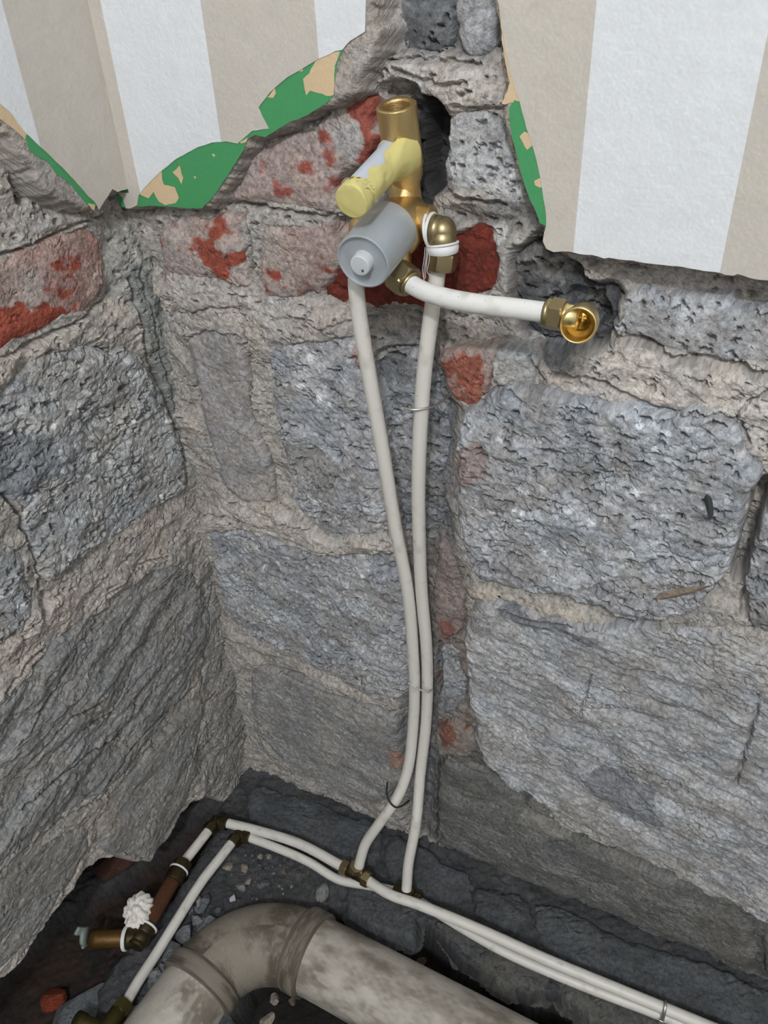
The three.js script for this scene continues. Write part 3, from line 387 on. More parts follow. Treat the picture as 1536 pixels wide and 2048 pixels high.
class Surface {
  constructor(o) {
    Object.assign(this, o);
    this.stones = o.stones.map((q, i) => ({ ...q, o: prep(q.poly), seed: (o.seed || 0) + 100 * (i + 1), c1: lin(q.c1), c2: lin(q.c2), redO: q.red ? prep(q.redPoly || q.red, 0) : null }));
    this.zones = (o.zones || []).map(q => ({ ...q, o: prep(q.poly), c1: lin(q.c1), c2: lin(q.c2) }));
    this.holes = (o.holes || []).map(q => ({ ...q, o: prep(q.poly) }));
    this.cracks = (o.cracks || []).map(q => ({ ...q, o: prep(q.pts, 0) }));
    this.patches = (o.patches || []).map(q => ({ ...q, c: lin(q.c), o: prep(q.poly) }));
    this.out = o.outline ? prep(o.outline, 0) : null;
    this.base = { z: o.base.z, c1: lin(o.base.c1), c2: lin(o.base.c2) };
  }
  cut(u, v) {                                              // cracks, holes and the broken lower edge
    let h = 0; const ju = u + 0.0025 * fbm(u / 0.008, v / 0.008, 61, 3), jv = v + 0.0025 * fbm(u / 0.008, v / 0.008, 67, 3);
    for (const q of this.cracks) if (near(q.o, u, v, 0.012)) { const d = polyDist(q.o.p, ju, jv), w = q.w * (0.75 + 0.5 * fbm(u / 0.03, v / 0.03, 62, 2)); h -= q.d * ss(w * 1.5, w * 0.3, d); }
    for (const q of this.holes) if (near(q.o, u, v, 0.012)) h -= q.depth * ss(q.soft * 0.5, -q.soft * 0.5, sdf(q.o, ju, jv));
    if (this.out && near(this.out, u, v, 1)) { const d = sdf(this.out, u + 0.006 * fbm(u / 0.02, v / 0.02, 63, 3), v + 0.006 * fbm(u / 0.02, v / 0.02, 64, 3)); h -= 0.085 * ss(-0.004, 0.012, d); this.lastOut = d; } else this.lastOut = -1;
    return h;
  }
  stoneSdf(q, u, v) { const j = q.style === 'plaster' ? 0.0045 : 0.009, w = q.style === 'plaster' ? 0.018 : 0.028; return sdf(q.o, u + j * fbm(u / w, v / w, q.seed + 21, 4), v + j * fbm(u / w, v / w, q.seed + 22, 4)); }
  stoneH(q, u, v, d) {
    const e = q.style === 'plaster' ? 0.004 : 0.013;
    if (q.style === 'plaster') {
      const k = ss(-0.007, 0.001, d);
      return q.z - k * (0.0035 + 0.003 * fbm(u / 0.012, v / 0.012, q.seed, 3) + 0.0018 * fbm(u / 0.005, v / 0.005, q.seed + 3, 2)) - 0.034 * ss(-0.0025, 0.009, d + 0.003 * fbm(u / 0.006, v / 0.006, q.seed + 6, 3));
    }
    return q.z + roughness(q.style, u, v, q.seed) - 0.0035 * ss(-e, 0, d) - 0.03 * ss(-0.003, 0.008, d);
  }
  zone(u, v) {
    let z = this.base.z; const c1 = this.base.c1.slice(), c2 = this.base.c2.slice();
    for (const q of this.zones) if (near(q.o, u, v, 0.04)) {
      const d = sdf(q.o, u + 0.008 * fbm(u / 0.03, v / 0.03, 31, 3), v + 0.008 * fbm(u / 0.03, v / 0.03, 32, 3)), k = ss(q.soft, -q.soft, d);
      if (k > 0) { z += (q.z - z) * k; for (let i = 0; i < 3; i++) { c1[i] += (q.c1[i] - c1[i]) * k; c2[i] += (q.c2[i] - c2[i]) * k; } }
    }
    return [z, c1, c2];
  }
  colour(c1, c2, u, v, s, grain = 1) {
    const k = ss(-0.35, 0.35, fbm(u / 0.045, v / 0.035, s + 71, 4)), g = 1 + grain * (0.16 * fbm(u / 0.012, v / 0.01, s + 72, 3) + 0.16 * fbm(u / 0.003, v / 0.003, s + 73, 2));
    const warm = 0.05 * fbm(u / 0.03, v / 0.03, s + 74, 3);
    return [(c1[0] + (c2[0] - c1[0]) * k) * g * (1 + warm), (c1[1] + (c2[1] - c1[1]) * k) * g, (c1[2] + (c2[2] - c1[2]) * k) * g * (1 - warm)];
  }
  grid(u0, u1, v0, v1, step, fn) {                          // fn(u,v) -> {h,c,keep}
    const nu = Math.max(1, Math.ceil((u1 - u0) / step)), nv = Math.max(1, Math.ceil((v1 - v0) / step)), n = (nu + 1) * (nv + 1);
    const pos = new Float32Array(n * 3), col = new Float32Array(n * 3), uv = new Float32Array(n * 2), keep = new Uint8Array(n), idx = [];
    for (let j = 0, k = 0; j <= nv; j++) for (let i = 0; i <= nu; i++, k++) {
      const u = u0 + i * step, v = v0 + j * step, r = fn(u, v);
      if (!r) continue;
      keep[k] = r.keep ? 2 : 1; const p = this.place(u, v, r.h); pos.set(p, k * 3); col.set(r.c, k * 3); uv[k * 2] = (u + 0.7 * (r.e || 0)) / 0.25; uv[k * 2 + 1] = (v + 1.1 * (r.e || 0)) / 0.25;
    }
    for (let j = 0; j < nv; j++) for (let i = 0; i < nu; i++) {
      const a = j * (nu + 1) + i, b = a + 1, c = a + nu + 1, d = c + 1;
      if (!keep[a] || !keep[b] || !keep[c] || !keep[d] || Math.max(keep[a], keep[b], keep[c], keep[d]) < 2) continue;
      if (this.flip) idx.push(a, c, b, b, c, d); else idx.push(a, b, c, b, d, c);
    }
    // drop unused vertices
    const map = new Int32Array(n).fill(-1); let m = 0; for (const k of idx) if (map[k] < 0) map[k] = m++;
    const P = new Float32Array(m * 3), Cc = new Float32Array(m * 3), U = new Float32Array(m * 2);
    for (let k = 0; k < n; k++) if (map[k] >= 0) { const q = map[k]; P.set(pos.subarray(k * 3, k * 3 + 3), q * 3); Cc.set(col.subarray(k * 3, k * 3 + 3), q * 3); U.set(uv.subarray(k * 2, k * 2 + 2), q * 2); }
    const g = new THREE.BufferGeometry(); g.setAttribute('position', new THREE.BufferAttribute(P, 3)); g.setAttribute('color', new THREE.BufferAttribute(Cc, 3)); g.setAttribute('uv', new THREE.BufferAttribute(U, 2));
    g.setIndex(idx.map(k => map[k])); g.computeVertexNormals(); return g;
  }
  mortarH(u, v) {
    const [z, c1, c2] = this.zone(u, v); let h = z + (this.relief || mortarRelief)(u, v, (this.seed || 0) + 7), deep = 0;
    for (const q of this.stones) if (near(q.o, u, v, 0.02)) {
      const d = this.stoneSdf(q, u, v), k = ss(-0.002, -0.010, d); h -= 0.018 * k; if (d < -0.016) deep = 1;
      if (q.style === 'plaster') h -= 0.004 * ss(0.012, -0.002, d);
    }
    return [h + this.cut(u, v), c1, c2, deep];
  }
  build(parent, u0, u1, v0, v1, step, mortarName) {
    part(mortarName, this.grid(u0, u1, v0, v1, step, (u, v) => {
      const [h, c1, c2, deep] = this.mortarH(u, v); if (deep && !this.keepAll) return null;
      if (this.lastOut > 0.016) return null;
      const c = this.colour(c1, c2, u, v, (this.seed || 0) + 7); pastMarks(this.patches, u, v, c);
      return { h, c, keep: true };
    }), stoneMat, parent);
    for (const q of this.stones) {
      const m = 0.012, b = q.o, st = q.step || step;
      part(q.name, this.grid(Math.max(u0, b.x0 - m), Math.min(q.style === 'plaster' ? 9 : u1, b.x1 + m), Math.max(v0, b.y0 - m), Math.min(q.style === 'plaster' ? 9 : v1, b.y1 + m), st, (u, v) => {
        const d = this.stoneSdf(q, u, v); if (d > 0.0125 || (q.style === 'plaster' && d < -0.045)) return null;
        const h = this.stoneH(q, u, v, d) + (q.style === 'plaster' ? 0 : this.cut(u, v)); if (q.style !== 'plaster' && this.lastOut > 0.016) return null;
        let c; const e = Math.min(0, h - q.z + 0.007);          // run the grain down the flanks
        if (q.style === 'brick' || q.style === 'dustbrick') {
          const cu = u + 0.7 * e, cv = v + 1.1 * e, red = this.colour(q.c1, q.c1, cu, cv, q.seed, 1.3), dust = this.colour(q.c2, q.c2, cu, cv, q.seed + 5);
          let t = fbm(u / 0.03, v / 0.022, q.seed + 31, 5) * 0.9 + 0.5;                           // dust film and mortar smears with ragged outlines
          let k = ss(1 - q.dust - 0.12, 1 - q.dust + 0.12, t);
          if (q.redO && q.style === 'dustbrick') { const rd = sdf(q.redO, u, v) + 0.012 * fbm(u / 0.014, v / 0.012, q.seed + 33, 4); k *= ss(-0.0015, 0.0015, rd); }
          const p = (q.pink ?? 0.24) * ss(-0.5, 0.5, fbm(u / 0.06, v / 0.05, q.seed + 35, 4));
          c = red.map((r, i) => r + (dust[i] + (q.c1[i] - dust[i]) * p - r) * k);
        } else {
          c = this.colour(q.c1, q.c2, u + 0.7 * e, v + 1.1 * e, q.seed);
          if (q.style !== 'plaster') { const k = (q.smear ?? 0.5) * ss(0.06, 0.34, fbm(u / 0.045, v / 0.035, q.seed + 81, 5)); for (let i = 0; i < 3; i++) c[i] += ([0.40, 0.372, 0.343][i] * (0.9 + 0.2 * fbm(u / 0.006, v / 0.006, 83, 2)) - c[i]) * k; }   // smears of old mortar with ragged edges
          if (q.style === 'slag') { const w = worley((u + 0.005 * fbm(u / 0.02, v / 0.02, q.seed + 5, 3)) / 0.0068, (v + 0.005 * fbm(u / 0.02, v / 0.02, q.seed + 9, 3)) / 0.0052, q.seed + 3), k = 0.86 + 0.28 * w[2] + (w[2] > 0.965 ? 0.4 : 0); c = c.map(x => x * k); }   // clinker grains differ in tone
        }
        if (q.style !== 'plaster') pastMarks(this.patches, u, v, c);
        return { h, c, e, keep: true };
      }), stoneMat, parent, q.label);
    }
  }
}
// flat sheet with an outline (wallpaper, paint film)
function sheet(poly, thick, place, scale, smooth) {
  const sh = new THREE.Shape(poly.map(p => new THREE.Vector2(p[0], p[1])));
  const g = new THREE.ExtrudeGeometry(sh, { depth: thick, bevelEnabled: false, curveSegments: 1 });
  const p = g.attributes.position, uv = g.attributes.uv;
  for (let i = 0; i < p.count; i++) { const u = p.getX(i), v = p.getY(i), w = p.getZ(i), q = place(u, v, w); uv.setXY(i, (u - scale[1]) / scale[0], v / scale[2]); p.setXYZ(i, q[0], q[1], q[2]); }
  g.computeVertexNormals(); return g;
}
function ragged(poly, amp, s, len = 0.006) {               // torn outline: subdivide and shake
  const out = [];
  for (let i = 0; i < poly.length; i++) {
    const a = poly[i], b = poly[(i + 1) % poly.length], L = Math.hypot(b[0] - a[0], b[1] - a[1]), n = L > 0.25 ? 1 : Math.max(1, Math.round(L / len));
    for (let k = 0; k < n; k++) { const t = k / n, x = a[0] + (b[0] - a[0]) * t, y = a[1] + (b[1] - a[1]) * t; const w = n > 1 ? amp : 0; out.push([x + w * fbm(x / 0.01, y / 0.01, s, 3), y + w * fbm(x / 0.01, y / 0.01, s + 5, 3)]); }
  }
  return out;
}

// ------------------------------------------------------------------ back wall
const ZP = 0.0196, XP = D.XP;
const STEP = 0.0013;
const plasterStone = (poly, z, c = '#b1aaa3', c2 = '#b8b1aa') => ({ name: 'plaster', style: 'plaster', z, c1: c, c2, poly, step: 0.0016 });
const wallBack = structure('wall_back');
const backSurface = new Surface({
  seed: 1000, place: (u, v, h) => [u, v, h], base: { z: -0.004, c1: [0.49, 0.455, 0.42], c2: [0.525, 0.49, 0.45] },
  stones: [...D.backStones, plasterStone(D.plasterBackL, ZP - 0.0006), plasterStone(D.plasterBackR, ZP - 0.0006)],
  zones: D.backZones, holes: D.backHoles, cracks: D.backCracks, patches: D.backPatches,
});
backSurface.build(wallBack, -0.03, 0.98, -0.05, 1.29, STEP, 'mortar');
const coreMat = new THREE.MeshStandardMaterial({ color: '#7d776f', roughness: 1, bumpMap: gritTex, bumpScale: 0.002 });
const box = (x0, x1, y0, y1, z0, z1) => new THREE.BoxGeometry(x1 - x0, y1 - y0, z1 - z0).translate((x0 + x1) / 2, (y0 + y1) / 2, (z0 + z1) / 2);
part('masonry_core', [box(-0.5, 2.3, -0.4, 2.6, -0.3, -0.07), box(0.975, 2.3, -0.4, 1.2, -0.1, 0.002)], coreMat, wallBack);
part('masonry_core', box(0.5, 2.3, 1.28, 2.6, -0.1, 0.015), coreMat, wallBack);
part('masonry_core', box(-0.1, 0.29, 1.28, 2.6, -0.1, 0.015), coreMat, wallBack);

// wallpaper: wide white and taupe stripes; the print is flat
const paperPix = (i, j, n) => {
  const x = i / n, m = 4 * (wrapN(x * 16, j / n * 16, 16, 5) - 0.5) + 5 * (wrapN(x * 120, j / n * 120, 120, 6) - 0.5);
  const white = x >= 0.5, c = white ? [228, 231, 234] : [202, 195, 185]; return c.map(k => k + m);
};
const paperTex = dataTex(1024, (i, j) => paperPix(i, j, 1024), true);
const paperBump = dataTex(512, (i, j) => { const v = 128 + 70 * (wrapN(i / 512 * 6, j / 512 * 14, 2 * 1, 9) - 0.5) + 60 * (wrapN(i / 512 * 40, j / 512 * 40, 40, 10) - 0.5) + 40 * (wrapN(i / 512 * 120, j / 512 * 120, 120, 11) - 0.5); return [v, v, v]; });
const paperMat = new THREE.MeshStandardMaterial({ map: paperTex, bumpMap: paperBump, bumpScale: 0.0014, roughness: 0.75 });
const greenMat = new THREE.MeshStandardMaterial({ color: '#4a9a62', roughness: 0.5, bumpMap: gritTex, bumpScale: 0.0002 });
const creamMat = new THREE.MeshStandardMaterial({ color: '#d9bf9a', roughness: 0.7, bumpMap: gritTex, bumpScale: 0.0003 });
const onBack = (u, v, w) => [u, v, w];
const SC = [D.stripe[0] * 2, D.stripe[1] - D.stripe[0], 0.24];
const lift = d => (u, v, w) => [u, v, d + w];
part('green_paint', sheet(ragged(D.greenBackL, 0.001, 3), 0.0004, lift(ZP - 0.0005), [0.25, 0, 0.25]), greenMat, wallBack);
for (const p of D.beigeBackL) part('cream_paint_patch', sheet(ragged(p, 0.0012, 4, 0.002), 0.0002, lift(ZP - 0.0001), [0.25, 0, 0.25]), creamMat, wallBack);
part('wallpaper', sheet(ragged(D.paperBackL, 0.0006, 5), 0.0007, lift(ZP + 0.0001), SC), paperMat, wallBack, 'striped white and taupe wallpaper');
part('green_paint', sheet(ragged(D.greenBackR, 0.0012, 6), 0.0004, lift(ZP - 0.0005), [0.25, 0, 0.25]), greenMat, wallBack);
for (const p of D.beigeBackR) part('cream_paint_patch', sheet(ragged(p, 0.0012, 7, 0.002), 0.0002, lift(ZP - 0.0001), [0.25, 0, 0.25]), creamMat, wallBack);
part('wallpaper', sheet(ragged(D.paperBackR, 0.0012, 8), 0.0007, lift(ZP + 0.0001), SC), paperMat, wallBack, 'striped white and taupe wallpaper');

// ------------------------------------------------------------------ left wall
const wallLeft = structure('wall_left');
const leftSurface = new Surface({
  seed: 5000, flip: true, place: (u, v, h) => [h - 0.005, v, u], base: { z: 0.0, c1: [0.45, 0.42, 0.385], c2: [0.49, 0.45, 0.41] },
  stones: [...D.leftStones, plasterStone(D.plasterLeft, XP - 0.0011 + 0.005)],
  zones: D.leftZones, holes: D.leftHoles, cracks: D.leftCracks, patches: D.leftPatches, outline: D.leftOutline,
});
leftSurface.build(wallLeft, -0.03, 0.66, -0.02, 1.24, STEP, 'mortar');
part('masonry_core', [box(-0.5, -0.085, 0.24, 2.6, -0.3, 2.5), box(-0.1, -0.002, 0.24, 1.2, 0.655, 2.5), box(-0.1, 0.005, 1.2, 2.6, 0.6, 2.5), box(-0.1, 0.012, 1.28, 2.6, -0.1, 0.62)], coreMat, wallLeft);
const liftX = d => (u, v, w) => [d + w, v, u];
part('green_paint', sheet(ragged(D.greenLeft, 0.001, 13), 0.0004, liftX(XP - 0.0009), [0.25, 0, 0.25]), greenMat, wallLeft);
for (const p of D.beigeLeft) part('cream_paint_patch', sheet(ragged(p, 0.0012, 14, 0.002), 0.0002, liftX(XP - 0.0005), [0.25, 0, 0.25]), creamMat, wallLeft);
const leftEdge = (D.stripeLeft[0] + D.stripeLeft[1]) / 2;
part('wallpaper', sheet(ragged(D.paperLeft, 0.0006, 15), 0.0007, liftX(XP - 0.0003), [D.stripe[0] * 2, leftEdge - D.stripe[0], 0.24]), paperMat, wallLeft, 'striped white and taupe wallpaper');

// ------------------------------------------------------------------ ground: footing, rubble bed and drain trench
const floor = structure('floor');
const groundRelief = (u, v, s) => 0.006 * fbm(u / 0.06, v / 0.06, s, 3) + 0.004 * fbm(u / 0.012, v / 0.012, s + 8, 4) + 0.0035 * (0.5 - worley(u / 0.012, v / 0.012, s + 2)[0]);
const ground = new Surface({
  seed: 9000, flip: true, place: (u, v, h) => [u, h, v], base: { z: -0.008, c1: '#4a4c4e', c2: '#58585a' }, relief: groundRelief, keepAll: true,
  stones: D.groundStones,
  zones: [
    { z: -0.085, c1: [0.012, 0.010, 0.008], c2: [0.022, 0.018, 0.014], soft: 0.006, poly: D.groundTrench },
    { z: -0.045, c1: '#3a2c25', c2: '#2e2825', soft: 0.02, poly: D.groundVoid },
  ],
  holes: [], cracks: [], patches: [],
});
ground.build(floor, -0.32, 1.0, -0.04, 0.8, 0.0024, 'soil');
const groundAt = (x, z) => ground.mortarH(x, z)[0];
part('floor_slab', [box(-0.5, 2.3, -0.4, -0.12, -0.1, 2.5), box(0.98, 2.3, -0.2, -0.01, -0.1, 2.5), box(-0.5, 2.3, -0.2, -0.01, 0.78, 2.5)], coreMat, floor);
part('earth_bank', box(-0.5, -0.28, -0.4, 0.3, -0.1, 2.5), new THREE.MeshStandardMaterial({ color: '#3b2c26', roughness: 1, bumpMap: gritTex, bumpScale: 0.004 }), floor);

// ------------------------------------------------------------------ rest of the room (behind the camera)
const limeMat = new THREE.MeshStandardMaterial({ color: '#cfcfcd', roughness: 0.9 });
for (const [n, g] of [['wall_right', box(2.05, 2.2, -0.4, 2.6, -0.1, 2.5)], ['wall_front', box(-0.5, 2.2, -0.4, 2.6, 2.4, 2.55)], ['ceiling', box(-0.5, 2.2, 2.5, 2.62, -0.3, 2.55)]]) {
  const m = shadows(new THREE.Mesh(g, n === 'ceiling' ? new THREE.MeshStandardMaterial({ color: '#e4e2de', roughness: 0.9 }) : limeMat)); structure(n, m);
}
{
  const t = thing('ceiling_lamp', 'bare white bulb hanging on a short cord from the ceiling', 'lamp');
  const p = va(LAMP.pos);
  part('cord', new THREE.CylinderGeometry(0.003, 0.003, 2.5 - p.y - 0.08, 10).translate(p.x, (2.5 + p.y + 0.08) / 2, p.z), new THREE.MeshStandardMaterial({ color: '#dddddd', roughness: 0.6 }), t);
  part('socket', new THREE.CylinderGeometry(0.016, 0.02, 0.05, 24).translate(p.x, p.y + 0.075, p.z), new THREE.MeshStandardMaterial({ color: '#e8e8e8', roughness: 0.5 }), t);
  part('bulb', new THREE.SphereGeometry(0.055, 32, 20).translate(p.x, p.y, p.z), new THREE.MeshStandardMaterial({ color: '#ffffff', emissive: LAMP.color, emissiveIntensity: 6 }), t);
  const l = new THREE.PointLight(LAMP.color, LAMP.power, 0, 2); l.position.copy(p); l.castShadow = true; l.shadow.radius = 2.6; l.shadow.mapSize.set(2048, 2048); l.shadow.bias = -0.0005; l.name = 'bulb_light'; t.add(l);
}

// ------------------------------------------------------------------ materials of the fittings
const brass = new THREE.MeshStandardMaterial({ color: '#dcc08a', metalness: 1, roughness: 0.42, bumpMap: gritTex, bumpScale: 0.00015 });
const brassBright = new THREE.MeshStandardMaterial({ color: '#f3dca0', metalness: 1, roughness: 0.3 });
const brassDull = new THREE.MeshStandardMaterial({ color: '#a39470', metalness: 0.9, roughness: 0.36 });
const brassOld = new THREE.MeshStandardMaterial({ color: '#4a3f28', metalness: 0.75, roughness: 0.5, map: grainTex });
const rusty = new THREE.MeshStandardMaterial({ color: '#5b3418', roughness: 0.8, map: grainTex, bumpMap: gritTex, bumpScale: 0.0006 });
const pex = new THREE.MeshStandardMaterial({ color: '#dedad2', roughness: 0.42, map: smudgeTex });
const pexClean = new THREE.MeshStandardMaterial({ color: '#ecebe8', roughness: 0.36, map: smudgeTex });
const tapeWhite = new THREE.MeshStandardMaterial({ color: '#e9e9e8', roughness: 0.55 });
const steel = new THREE.MeshStandardMaterial({ color: '#d8d6d2', metalness: 0.9, roughness: 0.35 });
const capMat = new THREE.MeshPhysicalMaterial({ color: '#d3dae0', roughness: 0.45, transmission: 0.5, thickness: 0, side: THREE.DoubleSide });
const plugMat = new THREE.MeshStandardMaterial({ color: '#ccd2d4', roughness: 0.5 });
const sleeveMat = new THREE.MeshStandardMaterial({ color: '#c4cbd4', roughness: 0.4 });
const tapeYellow = new THREE.MeshStandardMaterial({ color: '#d6cb84', roughness: 0.7, side: THREE.DoubleSide });

// ------------------------------------------------------------------ concealed mixer valve
{
  const t = thing('mixer_valve', 'brass concealed mixer valve with frosted grey cap and yellow taped spindle', 'valve');
  const tilt = rad(13), yaw = rad(2), ax = V(Math.sin(yaw) * Math.cos(tilt), -Math.sin(tilt), Math.cos(yaw) * Math.cos(tilt)).normalize();
  const down = V(0, -0.968, -0.25).normalize(), tc = V(0.3575, 1.1155, 0.028);
  // upper outlet: threaded socket on a thick tube
  const R = 0.0178, r = 0.0128;
  const up = [[r * 0.9, 0.03], [r * 0.9, 0.0]];
  const thread = []; for (let k = 0; k < 9; k++) { thread.push([r, 0.028 - k * 0.003], [r - 0.0009, 0.0265 - k * 0.003]); }
  part('outlet_socket', lathe([[0, 0.030], [r - 0.002, 0.030], ...thread.map(p => [p[0], p[1]]), [r, 0.001], [r + 0.0012, 0], [R - 0.0012, 0], [R, 0.0012], [R, 0.052], [R - 0.002, 0.058], [R - 0.003, 0.062]], tc, down, 56), brass, t);
  part('upper_tube', lathe([[R - 0.001, 0.054], [0.016, 0.062], [0.0125, 0.07], [0.0122, 0.1]], tc, down, 40), brass, t);
  const body = V(0.357, 1.016, 0.016);
  part('body', [lathe([[0, -0.012], [0.020, -0.012], [0.0235, -0.009], [0.0245, 0.0], [0.0245, 0.022], [0.0225, 0.03], [0, 0.03]], body, ax, 48), lathe([[0, -0.03], [0.0125, -0.03], [0.0135, -0.028], [0.0135, 0.028], [0.0125, 0.03], [0, 0.03]], body.clone().add(V(0.002, 0.002, 0.006)), V(1, 0.06, 0), 36)], brass, t);
  part('upper_boss', lathe([[0, 0], [0.0135, 0], [0.0135, 0.026], [0.017, 0.032], [0, 0.032]], V(0.3545, 1.056, 0.010), V(0, -1, 0.05), 36), brass, t);
  // spindle with grey sleeve and masking tape
  const sp = V(0.3545, 1.0785, 0.018), L = 0.098, spx = V(ax.x - 0.02, ax.y - 0.02, ax.z).normalize();
  part('spindle_boss', lathe([[0, -0.012], [0.0152, -0.012], [0.0158, 0.0], [0.0158, 0.010], [0.0148, 0.013], [0, 0.013]], sp, spx, 40), brass, t);
  part('spindle_sleeve', lathe([[0.012, 0.012], [0.0152, 0.013], [0.0152, 0.017], [0.0138, 0.0185], [0.0136, L], [0, L]], sp, spx, 48), sleeveMat, t, 'light grey plastic sleeve');
  part('seal_ring', torus(0.0142, 0.0014, sp.clone().addScaledVector(spx, 0.0155), spx), tapeYellow, t);
  {
    const side = V(1, 0, 0).cross(spx).normalize(), bx = spx.clone().cross(side).normalize(), q = V(0, 0, 0);       // side ~ up, bx ~ right
    const upv = V(0, 1, 0).addScaledVector(spx, -spx.y).normalize(), rt = spx.clone().cross(upv).normalize().multiplyScalar(-1);
    const pos = [], idx = [], na = 64, nl = 46;
    for (let j = 0; j <= nl; j++) for (let i = 0; i <= na; i++) {
      const s = j / nl, cap = s > 0.86; let l, rad0;
      const lo = rad(-96) + rad(16) * fbm(s * 5, 1, 9, 2), hi = rad(122) + rad(22) * fbm(s * 7, 5, 10, 3), open = cap ? 1 - (s - 0.86) / 0.14 : 1;
      let a = lo + (hi - lo) * i / na;
      const aFull = -Math.PI * 0.43 + Math.PI * 2 * i / na; const fk = ss(0.72, 0.80, s + 0.03 * fbm(i * 0.3, 2, 14, 2)); a = a + (aFull - a) * fk;
      if (!cap) { const e = s / 0.86; l = 0.004 + (L + 0.0012 - 0.004) * e; const flare = ss(0.42, 0, e) * ss(0.2, -0.5, Math.cos(a - rad(44)) * -1) * 0.0085; rad0 = 0.0147 + flare + 0.0009 * fbm(e * 9, a * 2.2, 20, 4) + 0.0005 * Math.sin(a * 3 + e * 14); }
      else { l = L + 0.0016 + 0.0012 * (1 - open) + 0.0006 * fbm(Math.cos(a) * open * 4, Math.sin(a) * open * 4, 22, 3); rad0 = 0.0150 * Math.sqrt(open) + 1e-5; }
      q.copy(sp).addScaledVector(spx, l).addScaledVector(rt, Math.cos(a - Math.PI / 2 + rad(28)) * rad0).addScaledVector(upv, Math.sin(a - Math.PI / 2 + rad(28)) * rad0);
      pos.push(q.x, q.y, q.z);
    }
    for (let j = 0; j < nl; j++) for (let i = 0; i < na; i++) { const a = j * (na + 1) + i; idx.push(a, a + 1, a + na + 1, a + 1, a + na + 2, a + na + 1); }
    const g = new THREE.BufferGeometry(); g.setAttribute('position', new THREE.Float32BufferAttribute(pos, 3)); g.setIndex(idx); g.computeVertexNormals();
    part('masking_tape', g, tapeYellow, t, 'yellow masking tape wrapped over the spindle end');
  }
  // frosted protective cap
  const cb = V(0.3556, 1.0157, 0.044), CL = 0.062, CR = 0.0262;
  const cap = part('protective_cap', lathe([[CR - 0.001, 0], [CR, 0.001], [CR - 0.0012, CL - 0.0012], [CR - 0.0022, CL], [CR - 0.0035, CL], [CR - 0.004, CL - 0.003], [0.0095, CL - 0.003]], cb, ax, 72), capMat, t, 'frosted translucent grey protective cap');
  part('cap_plug', lathe([[0.0100, 0.012], [0.0098, CL + 0.0], [0.0092, CL + 0.006], [0.0084, CL + 0.0068], [0, CL + 0.0068]], cb, ax, 40), plugMat, cap, 'small round grey plug');
  part('plug_mark', lathe([[0, 0], [0.0011, 0], [0.0011, 0.0006], [0, 0.0006]], cb.clone().addScaledVector(ax, CL + 0.0066).add(V(0.003, -0.0035, 0)), ax, 12), new THREE.MeshStandardMaterial({ color: '#4d5257', roughness: 0.7 }), cap);
  part('cartridge', lathe([[0, 0], [0.0185, 0], [0.0185, 0.018], [0.014, 0.02], [0.014, 0.04], [0, 0.04]], cb, ax, 40), new THREE.MeshStandardMaterial({ color: '#aeb3b8', roughness: 0.6 }), cap);
  // right inlet: elbow with a rounded back, thread tape and compression nut
  const eb = V(0.4, 1.0125, 0.026);
  part('inlet_elbow', [new THREE.SphereGeometry(0.0128, 32, 20).translate(eb.x, eb.y, eb.z), lathe([[0, 0], [0.0128, 0], [0.0128, 0.017], [0, 0.017]], eb, V(0, -1, 0), 32), lathe([[0, 0], [0.0128, 0], [0.0135, 0.012], [0, 0.012]], eb, V(-1, 0.05, 0), 32)], brassDull, t);
  part('thread_tape', [torus(0.0142, 0.0016, eb.clone().add(V(-0.011, 0, 0)), V(-1, 0.05, 0)), torus(0.0148, 0.0013, eb.clone().add(V(-0.0125, 0.001, 0)), V(-1, -0.1, 0))], tapeWhite, t, 'white thread sealing tape');
  part('thread_tape', [lathe([[0.0125, 0], [0.0146, 0.0005], [0.0152, 0.004], [0.0145, 0.008], [0.0125, 0.0085]], eb.clone().add(V(0, -0.0115, 0)), V(0.05, -1, 0), 28), torus(0.0144, 0.0012, eb.clone().add(V(0, -0.012, 0)), V(0.16, -1, 0.1))], tapeWhite, t, 'white thread sealing tape');
  part('compression_nut', hexNut(0.0142, 0.017, V(0.4, 0.9935, 0.0255), V(-0.1, -1, 0.08), 0, 0.3), brassDull, t);
  const fr = []; for (let k = 0; k < 4; k++) { const x = 0.3868 + 0.0016 * k; fr.push(tube([[x, 0.999, 0.036], [x + 0.0012 * Math.sin(k * 3), 0.988, 0.039], [x - 0.0012, 0.978, 0.040], [x + 0.0016 * Math.cos(k * 2), 0.966 + 0.003 * k, 0.041]], 0.00026, 16, 5)); }
  part('tape_strand', fr, tapeWhite, t);
  // left inlet, mostly behind the cap
  const el = V(0.322, 1.012, 0.038);
  part('inlet_elbow', [new THREE.SphereGeometry(0.0122, 28, 18).translate(el.x, el.y, el.z), lathe([[0, 0], [0.0122, 0], [0.0122, 0.016], [0, 0.016]], el, V(0.1, -1, 0.5), 28), lathe([[0, 0], [0.0122, 0], [0.013, 0.02], [0, 0.02]], el, V(1, 0, -0.3), 28)], brass, t);
  part('thread_tape', [torus(0.0132, 0.0016, el.clone().add(V(0.001, -0.011, 0.004)), V(0.1, -1, 0.5)), torus(0.0138, 0.0013, el.clone().add(V(0.001, -0.0135, 0.005)), V(0.2, -1, 0.4))], tapeWhite, t);
  part('compression_nut', hexNut(0.0138, 0.018, V(0.3235, 0.995, 0.0455), V(0.1, -1, 0.45)), brassDull, t);
  // lower outlet with nut turned towards the short pipe
  const nd = V(0.8, -0.32, 0.3).normalize();
  part('lower_outlet', lathe([[0, 0], [0.013, 0], [0.012, 0.03], [0, 0.03]], V(0.357, 1.0, 0.03), V(0.2, -0.7, 0.55), 32), brass, t);
